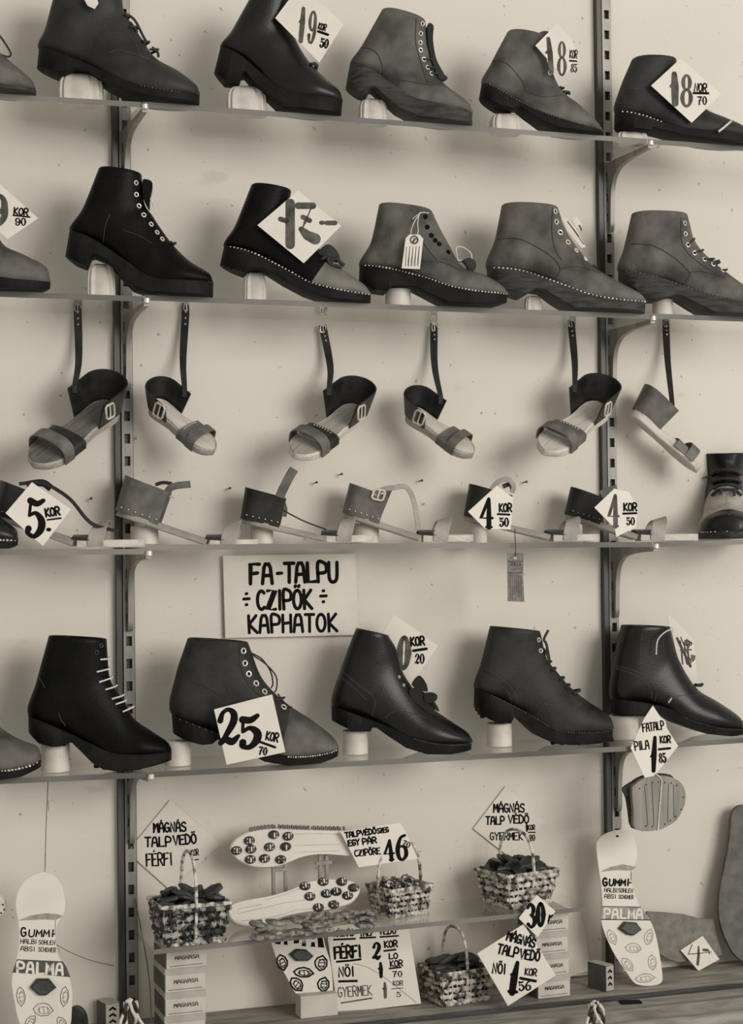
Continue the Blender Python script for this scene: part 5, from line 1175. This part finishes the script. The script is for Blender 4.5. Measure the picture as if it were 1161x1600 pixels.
# ------------------------------------------------------------------ advertising insole boards
def ell(cx, cy, rx, ry, rot=0, n=16):
    a = radians(rot); return [(cx+rx*cos(t)*cos(a)-ry*sin(t)*sin(a), cy+rx*cos(t)*sin(a)+ry*sin(t)*cos(a)) for t in [2*pi*i/n for i in range(n+1)]]
def lens(cx, cy, rx, ry, rot=0):
    p = [(-1, 0), (-.6, -.7), (0, -1), (.55, -.75), (1, .05), (.5, .8), (-.2, .95), (-.75, .6), (-1, 0)]; a = radians(rot)
    return [(cx+x*rx*cos(a)-y*ry*sin(a), cy+x*rx*sin(a)+y*ry*cos(a)) for x, y in p]
def sketch(cr, items, w):
    out = []
    for cx, cy, rx, ry, rot in items:
        a = radians(rot)
        L0 = lens(cx, cy, rx, ry, rot); out.append(([(L0, [1]*len(L0))], w)); L1_ = lens(cx+rx*.08, cy+ry*.1, rx*.62, ry*.55, rot); out.append(([(L1_, [1]*len(L1_))], w*.6))
        for k in (-.45, 0, .4):
            p, q = (k*rx, -.4*ry), (k*rx+rx*.12, .5*ry); out.append((line((cx+p[0]*cos(a)-p[1]*sin(a), cy+p[0]*sin(a)+p[1]*cos(a)), (cx+q[0]*cos(a)-q[1]*sin(a), cy+q[0]*sin(a)+q[1]*cos(a))), w*.6))
    return cropped(cr, out)
def smooth(pts, k=4): return [(p.x, p.y) for p in catmull([(x, y, 0) for x, y in pts], k, True)]
def lump(s, cr, pts, y=.009, mat='chunk'):
    o = [s.fr.uv(*cr(p)) for p in pts]; c = (sum(p[0] for p in o)/len(o), sum(p[1] for p in o)/len(o)); sc = lambda k: [(c[0]+(p[0]-c[0])*k, c[1]+(p[1]-c[1])*k) for p in o]
    MB().rings([[(x, 0, z) for x, z in o], [(x, -y*.6, z) for x, z in o], [(x, -y, z) for x, z in sc(.78)]]).build('sample_heel', M[mat], s.root, smooth=30)
FB1 = Frame(on_wall(65, 1500, .135), radians(4), radians(4))
ol = smooth([(80, 660), (92, 590), (130, 530), (195, 497), (225, 493), (275, 512), (310, 560), (328, 640), (320, 705), (290, 750), (280, 800), (282, 860), (295, 915), (325, 965), (350, 1025), (364, 1100), (362, 1180), (355, 1260), (325, 1290), (240, 1310), (140, 1300), (95, 1240), (75, 1150), (60, 1060), (68, 985), (90, 900), (98, 820), (92, 740)])
s = Sheet('insole_board', 'white insole-shaped advertising board lettered GUMMI PALMA at the lower left corner', 'sign', FB1, [D4(q) for q in ol], M['card'], .003, 'insole-shaped advertising boards')
s.patch([Z4(q) for q in ((235, 700), (870, 730), (925, 810), (978, 950), (600, 915), (168, 885), (200, 800))], M['band'], 'printed_band')
s.write(cropped(Z4, [(strokes('PALMA', 235, 893, 150, 135, 2, 0, 95), 30)]), M['card'], 'band_lettering', .0006)
s.write(cropped(Z4, [(strokes('G', 290, 382, 120, 90, 0), 20), (strokes('UMMI', 395, 385, 92, 92, 0, .1, 72), 18), (line((725, 350), (762, 352)), 14), (strokes('HALBI', 285, 480, 62, 46, 2), 9), (strokes('SOHLEN', 535, 492, 58, 40, 2), 8), (strokes('ABSI', 285, 580, 60, 52, 3), 9), (strokes('SCHONER', 530, 592, 58, 36, 3), 8),
                     (line((770, 160), (762, 350)), 5), (line((805, 510), (825, 610)), 4)]), M['ink'])
s.patch([Z4(q) for q in ((245, 165), (410, 95), (620, 62), (790, 72), (882, 100), (775, 155), (600, 148), (400, 158))], M['inkl'], 'heel_shading')
lump(s, Z4, [(415, 1085), (510, 965), (680, 965), (780, 1085), (640, 1195), (540, 1195)])
s.write(sketch(Z4, [(290, 1220, 135, 62, 85), (895, 1220, 140, 60, 95), (600, 1400, 140, 95, 5), (420, 1570, 110, 60, -50), (860, 1590, 100, 60, 60)], 8), M['inkg'], 'drawings')
pb = on_flat(1012, 1541, ZL)
FB2 = Frame(pb, radians(4), radians(9))
ol = smooth([(185, 612), (200, 570), (240, 540), (300, 522), (350, 527), (390, 560), (412, 640), (402, 700), (380, 760), (382, 820), (398, 880), (422, 940), (452, 980), (482, 1022), (507, 1080), (522, 1140), (540, 1240), (552, 1335), (542, 1372), (500, 1386), (440, 1386), (395, 1370), (350, 1310), (290, 1220), (250, 1140), (226, 1080), (212, 1020), (218, 940), (210, 820), (198, 740)])
s = Sheet('insole_board', 'white insole-shaped advertising board lettered GUMMI PALMA standing on the ledge at the lower right', 'sign', FB2, [D8(q) for q in ol], M['card'], .003, 'insole-shaped advertising boards')
s.patch([D8(q) for q in ((218, 948), (430, 950), (455, 985), (482, 1022), (350, 1020), (213, 1018))], M['inkl'], 'printed_band')
s.write(cropped(D8, [(strokes('PALMA', 226, 1011, 50, 45, 1, 0, 33), 9)]), M['card'], 'band_lettering', .0006)
s.write(cropped(D8, [(strokes('G', 220, 832, 42, 30, 0), 9), (strokes('UMMI', 254, 830, 34, 29, 0, .1, 22), 8), (line((360, 815), (378, 815)), 6), (strokes('HALBI', 228, 866, 22, 15, 2), 3.2), (strokes('SOHLEN', 306, 868, 22, 14, 2), 3), (strokes('ABSI', 228, 900, 22, 17, 2), 3.2), (strokes('SCHONER', 308, 903, 20, 12, 2), 3),
                     (line((376, 752), (377, 800)), 3), (line((213, 1019), (482, 1022)), 4), (line((218, 947), (430, 950)), 3)]), M['ink'])
s.write(cropped(D8, [(line((298, 556), (303, 557)), 9)]), M['ink'], 'pin_hole')
s.patch([D8(q) for q in ((205, 755), (260, 728), (330, 712), (408, 728), (375, 748), (300, 745))], M['inkl'], 'heel_shading')
lump(s, D8, [(302, 1068), (335, 1030), (400, 1035), (430, 1075), (385, 1108), (350, 1102)])
s.write(sketch(D8, [(272, 1118, 45, 24, 65), (475, 1115, 45, 25, -75), (390, 1178, 45, 28, 5), (358, 1270, 45, 25, 50), (495, 1258, 42, 24, 85), (455, 1345, 55, 25, -5)], 4), M['inkl'], 'drawings')
FB3 = Frame(on_wall(475, 1520, .075), radians(4), radians(4))
ol = smooth([(60, 150), (80, 100), (180, 70), (280, 100), (330, 180), (352, 260), (376, 340), (387, 440), (385, 515), (340, 537), (290, 546), (240, 530), (200, 490), (150, 400), (110, 330), (88, 270), (74, 225)])
s = Sheet('insole_board', 'white insole-shaped board lettered PALMA standing under the glass display shelf', 'sign', FB3, [D6(q) for q in ol], M['card'], .003, 'insole-shaped advertising boards')
s.patch([D6(q) for q in ((72, 205), (330, 190), (345, 260), (200, 250), (82, 240))], M['ink'], 'printed_band')
s.write(cropped(D6, [(strokes('PALMA', 85, 242, 60, 46, 2, 0, 36), 13)]), M['card'], 'band_lettering', .0006)
lump(s, D6, [(165, 292), (200, 265), (250, 268), (287, 300), (260, 325), (200, 325)])
s.write(sketch(D6, [(132, 335, 40, 27, 75), (328, 338, 38, 32, -80), (240, 385, 50, 25, 5), (205, 445, 40, 28, 50), (340, 445, 36, 30, -80), (302, 512, 52, 24, 0)], 7), M['ink'], 'drawings')
p = on_wall(494, 1582, .082)
o = MB().box((0, 0, (1562-1562)), (.033, .016, .0185)).build('display_block', M['carton'], None, Matrix.Translation((p.x, -.085, ZL+.0190)), smooth=0)
tag(o, 'pale box-shaped block on the ledge under the PALMA board of the glass shelf', 'display block')

# ------------------------------------------------------------------ leather pieces on the right
FR = Frame(on_flat(1175, 1512, ZL), radians(4), radians(5))
ol = smooth([(1010, 382), (965, 395), (938, 440), (928, 540), (915, 640), (890, 760), (868, 880), (866, 980), (880, 1060), (905, 1130), (950, 1210), (1010, 1258), (1100, 1275), (1180, 1250), (1230, 1150), (1240, 1000), (1200, 820), (1160, 640), (1140, 480), (1090, 395)])
o = MB(); oo = [FR.uv(*D8(q)) for q in ol]
zc = min(q[1] for q in oo)
o.prism(oo, 0, .010); o = o.build('leather_sole', M['feltd'], None, FR.mat(), smooth=50); o.location.z += max(0, ZL+.0008-(FR.p.z+zc*cos(FR.lean)))
tag(o, 'large dark brown leather sole leaning on the wall at the right edge', 'sole')
FS = Frame(on_wall(1062, 1500, .034), radians(2), radians(2))
ol = [(450, 1010), (470, 976), (560, 980), (680, 992), (760, 1015), (835, 1015), (850, 1090), (885, 1215), (800, 1236), (700, 1250), (640, 1255), (590, 1240), (530, 1205), (480, 1110)]
oo = [FS.uv(*D8(q)) for q in ol]; zc = min(q[1] for q in oo)
mb = MB(); mb.prism(oo, 0, .006); o = mb.build('leather_offcut', M['felt'], None, FS.mat(), smooth=0); o.location.z += max(0, ZL+.0008-(FS.p.z+zc*cos(FS.lean)))
tag(o, 'flat grey leather piece leaning behind the right GUMMI PALMA board', 'leather piece')
s = pc('small white price card 4 leaning on the flat grey leather piece', Frame(on_flat(1092, 1517, ZL)+Vector((0, .0, .0)), radians(4), radians(12)), [D8(q) for q in ((652, 1190), (775, 1110), (868, 1240), (752, 1305))], group=None)
s.write(cropped(D8, [([([(715, 1160), (695, 1212), (750, 1208), (825, 1200)], [.7, .6, .5, .4])], 7), ([([(752, 1170), (752, 1220), (747, 1268)], [.6, 1, 1])], 13), (line((780, 1188), (800, 1190)), 12), (line((810, 1192), (812, 1210)), 5)]), M['inkg'], 'numeral')
FH = Frame(on_wall(1030, 1255, .195), radians(6))
ol = smooth([(385, 288), (402, 268), (450, 236), (520, 222), (580, 225), (632, 242), (666, 276), (681, 330), (672, 390), (642, 450), (600, 490), (520, 524), (402, 519), (392, 420), (386, 350)], 3)
oo = [FH.uv(*D8(q)) for q in ol]
root = thing('heel_piece', 'grey ribbed leather heel piece hanging by a white string below the FATALP card', 'heel', FH.mat())
MB().prism(oo, 0, .012).build('heel_leather', M['heelw'], root, smooth=50)
o2 = [FH.uv(*D8(q)) for q in smooth([(350, 300), (400, 262), (460, 228), (560, 215), (630, 235), (600, 330), (560, 440), (500, 520), (402, 520), (380, 420), (368, 350)], 3)]
MB().prism(o2, .014, .022).build('back_layer', M['solew'], root, smooth=50)
mb = MB()
for q in ((425, 292), (460, 270), (495, 258), (530, 255), (565, 258), (600, 262), (632, 275), (668, 340), (655, 408), (625, 447), (595, 470), (565, 490), (495, 503), (458, 500)):
    u, v = FH.uv(*D8(q)); mb.lathe([(.0003, .0008), (.0012, .0005), (.0014, 0)], 8, (0, 0, 0)); mb.v[-24:] = [(u+x, -z, v+y) for x, y, z in mb.v[-24:]]
mb.build('heel_nails', M['ink'], root)
mb = MB()
for l in ([(452, 275), (470, 500)], [(492, 262), (505, 500)], [(585, 262), (580, 480)], [(612, 268), (615, 455)]): ribbon(mb, [FH.uv(*D8(q)) for q in l], [1, 1], .0009, -.0003)
mb.build('ribs', M['solew'], root, smooth=0)
mb = MB(); mb.tube([(FH.uv(*D8(q))[0], -.0016, FH.uv(*D8(q))[1]) for q in ((515, 212), (535, 228), (546, 245), (540, 330), (532, 420), (524, 524))], .0013, 6); mb.build('string', M['lace_l'], root)
# ------------------------------------------------------------------ small things on the ledge
def smallbox(label, px, yaw, w, dp, h):
    P = on_flat(*px, ZL); Mx = Matrix.Translation((P.x, P.y, ZL+.0005)) @ Matrix.Rotation(yaw, 4, 'Z')
    root = thing('small_box', label, 'box', Mx)
    MB().box((0, dp/2, h/2), (w/2, dp/2, h/2)).build('box_body', M['cartond'], root, smooth=0)
    MB().box((0, -.0004, h/2), (w/2-.001, .0004, h/2-.001)).build('end_label', M['cartonl'], root, smooth=0)
    MB().box((0, dp/2, h+.0003), (w/2-.0005, dp/2-.0005, .0004)).build('top_label', M['cartonl'], root, smooth=0)
    mb = MB()
    for i, z in enumerate((.25, .5, .75)):
        ribbon(mb, [(-w*.2, h*z), (0, h*(z+.07)), (w*.2, h*(z-.02))], [1, 1, 1], .0035, -.0009)
    mb.build('end_marks', M['ink'], root, smooth=0)
smallbox('small dark upright box with a pale marked end beside the right GUMMI PALMA board', (953, 1549), radians(18), .020, .046, .046)
smallbox('small dark box with a pale top at the foot of the left rail', (176, 1607), radians(14), .026, .035, .042)
p = on_wall(122, 1582, .10)
o = MB().lathe([(.012, -.006), (.017, -.006), (.0185, -.004), (.0185, .004), (.017, .006), (.012, .006)], 28, sy=1.45).build('rubber_heel', M['chunk'], None, Matrix.Translation((p.x, -.085, ZL+.0275)) @ Matrix.Rotation(radians(-25), 4, 'Z') @ Matrix.Rotation(radians(90), 4, 'X'))
tag(o, 'dark oval rubber heel standing behind the left GUMMI PALMA board', 'heel')
p = on_wall(-2, 1415, .10)
root = thing('white_ornament', 'white spotted rounded piece just showing at the left edge', 'ornament', Matrix.Translation((p.x, -.10, p.z)))
MB().lathe([(.001, -.006), (.010, -.005), (.0125, 0), (.010, .005), (.001, .006)], 20, sy=1.5).build('ornament_body', M['block'], root).rotation_euler = (radians(90), 0, 0)
mb = MB()
for x, z in ((.006, .002), (.008, -.006), (.003, -.011)): mb.box((x, -.0058, z), (.0012, .0008, .0012))
mb.build('ornament_spots', M['ink'], root)
def lace_bundle(label, px, n, h, seed):
    rg = random.Random(seed); P = on_wall(*px); root = thing('lace_bundle', label, 'shoelaces', Matrix.Translation(P))
    for k in range(n):
        x = (-.5+(k+.5)/n)*1.1; mb = MB(); pts = []
        for i in range(16):
            q = i/15; sp = .009+.020*q**.8
            pts.append((x*sp*1.8+.0028*sin(q*13+k*2.3)+.004*q, .004*cos(q*9+k*1.9), -h*q+.006*(1-abs(x)*2)))
        mb.tube(pts, .0027, 6).build('lace', M['lace_l' if k % 2 == 0 else 'lace_d'], root)
    MB().lathe([(.001, .007), (.004, .005), (.006, 0), (.005, -.004), (.003, -.006)], 14).build('knot', M['lace_l'], root)
lace_bundle('bundle of white and black shoelaces at the foot of the left rail', (203, 1566, .20), 7, .085, 3)
lace_bundle('bundle of white and black shoelaces in front of the ledge at the bottom right', (929, 1569, .30), 9, .085, 5)
# threads
def thread(label, pts, r=.0006, mat='lace_d'):
    q = [on_wall(*p) for p in pts]; m_ = q[0]; o = MB().tube(catmull([v-m_ for v in q], 5), r, 5).build('thread', M[mat], None, Matrix.Translation(m_)); tag(o, label, 'thread')
thread('thin thread from the lowest full-width shelf down to the left GUMMI PALMA board', [(75, 1222, .15), (72, 1290, .146), (70, 1362, .143)])
thread('thin dark thread trailing right from the waist of the left GUMMI PALMA board', [(88, 1476, .130), (110, 1488, .09), (140, 1500, .03), (178, 1509, .004)], .0005)
thread('long pale thread slanting down beside the left rail to the ledge', [(210, 1402, .01), (222, 1460, .05), (233, 1530, .10), (237, 1598, .13)], .0009, 'seaml')
thread('thin dark thread lying across the price list card', [(552, 1505, .118), (575, 1512, .122), (600, 1527, .128), (630, 1550, .136), (650, 1566, .142)], .0004)
# nails
for lab, x, y in (('left of the left rail under the leftmost hanging sandal', 140, 780), ('above the sandal right of the left rail, near the wall middle', 356, 764), ('between the upright-strap sandal and the hanging toes', 491, 755), ('left of the upright strap on the third shelf', 530, 742), ('above the buckled sandal on the third shelf', 655, 752),
                  ('right of the looped strap sandal', 818, 754), ('above the two-tone shoe at the right edge', 1098, 747)):
    P = on_wall(x, y, 0); root = MB().tube([(0, 0, 0), (0, -.012, .001)], .0011, 6)
    root.tube([(0, -.012, .001), (.001, -.014, .001)], .0022, 8)
    o = root.build('nail', M['steeld'], None, Matrix.Translation(P)); tag(o, 'small nail '+lab, 'nail', 'bare nails in the wall')
for x, y, r in ((83, 1260, 1),):
    P = on_wall(x, y, .002); m_ = [on_wall(*q, .002)-P for q in ((76, 1251), (82, 1251), (91, 1258), (90, 1263), (77, 1268))]
    o = MB().prism([(v.x, v.z) for v in m_], 0, .0015).build('paper_scrap', M['card'], None, Matrix.Translation(P), smooth=0); tag(o, 'small torn white paper scrap stuck on the wall under the lowest full-width shelf', 'paper scrap')

P = on_flat(985, 1566, ZL-.004); o = MB().box((0, 0, .0006), (.019, .011, .0006), Matrix.Rotation(radians(-12), 4, 'Z')).build('recess_shade_plate', M['ink'], None, Matrix.Translation((P.x, P.y, ZL-.0039)), smooth=0)  # added black plate, paints the dark of a hole in the strip
tag(o, 'small black plate standing in for the dark hole in the ledge front strip', 'dark recess')
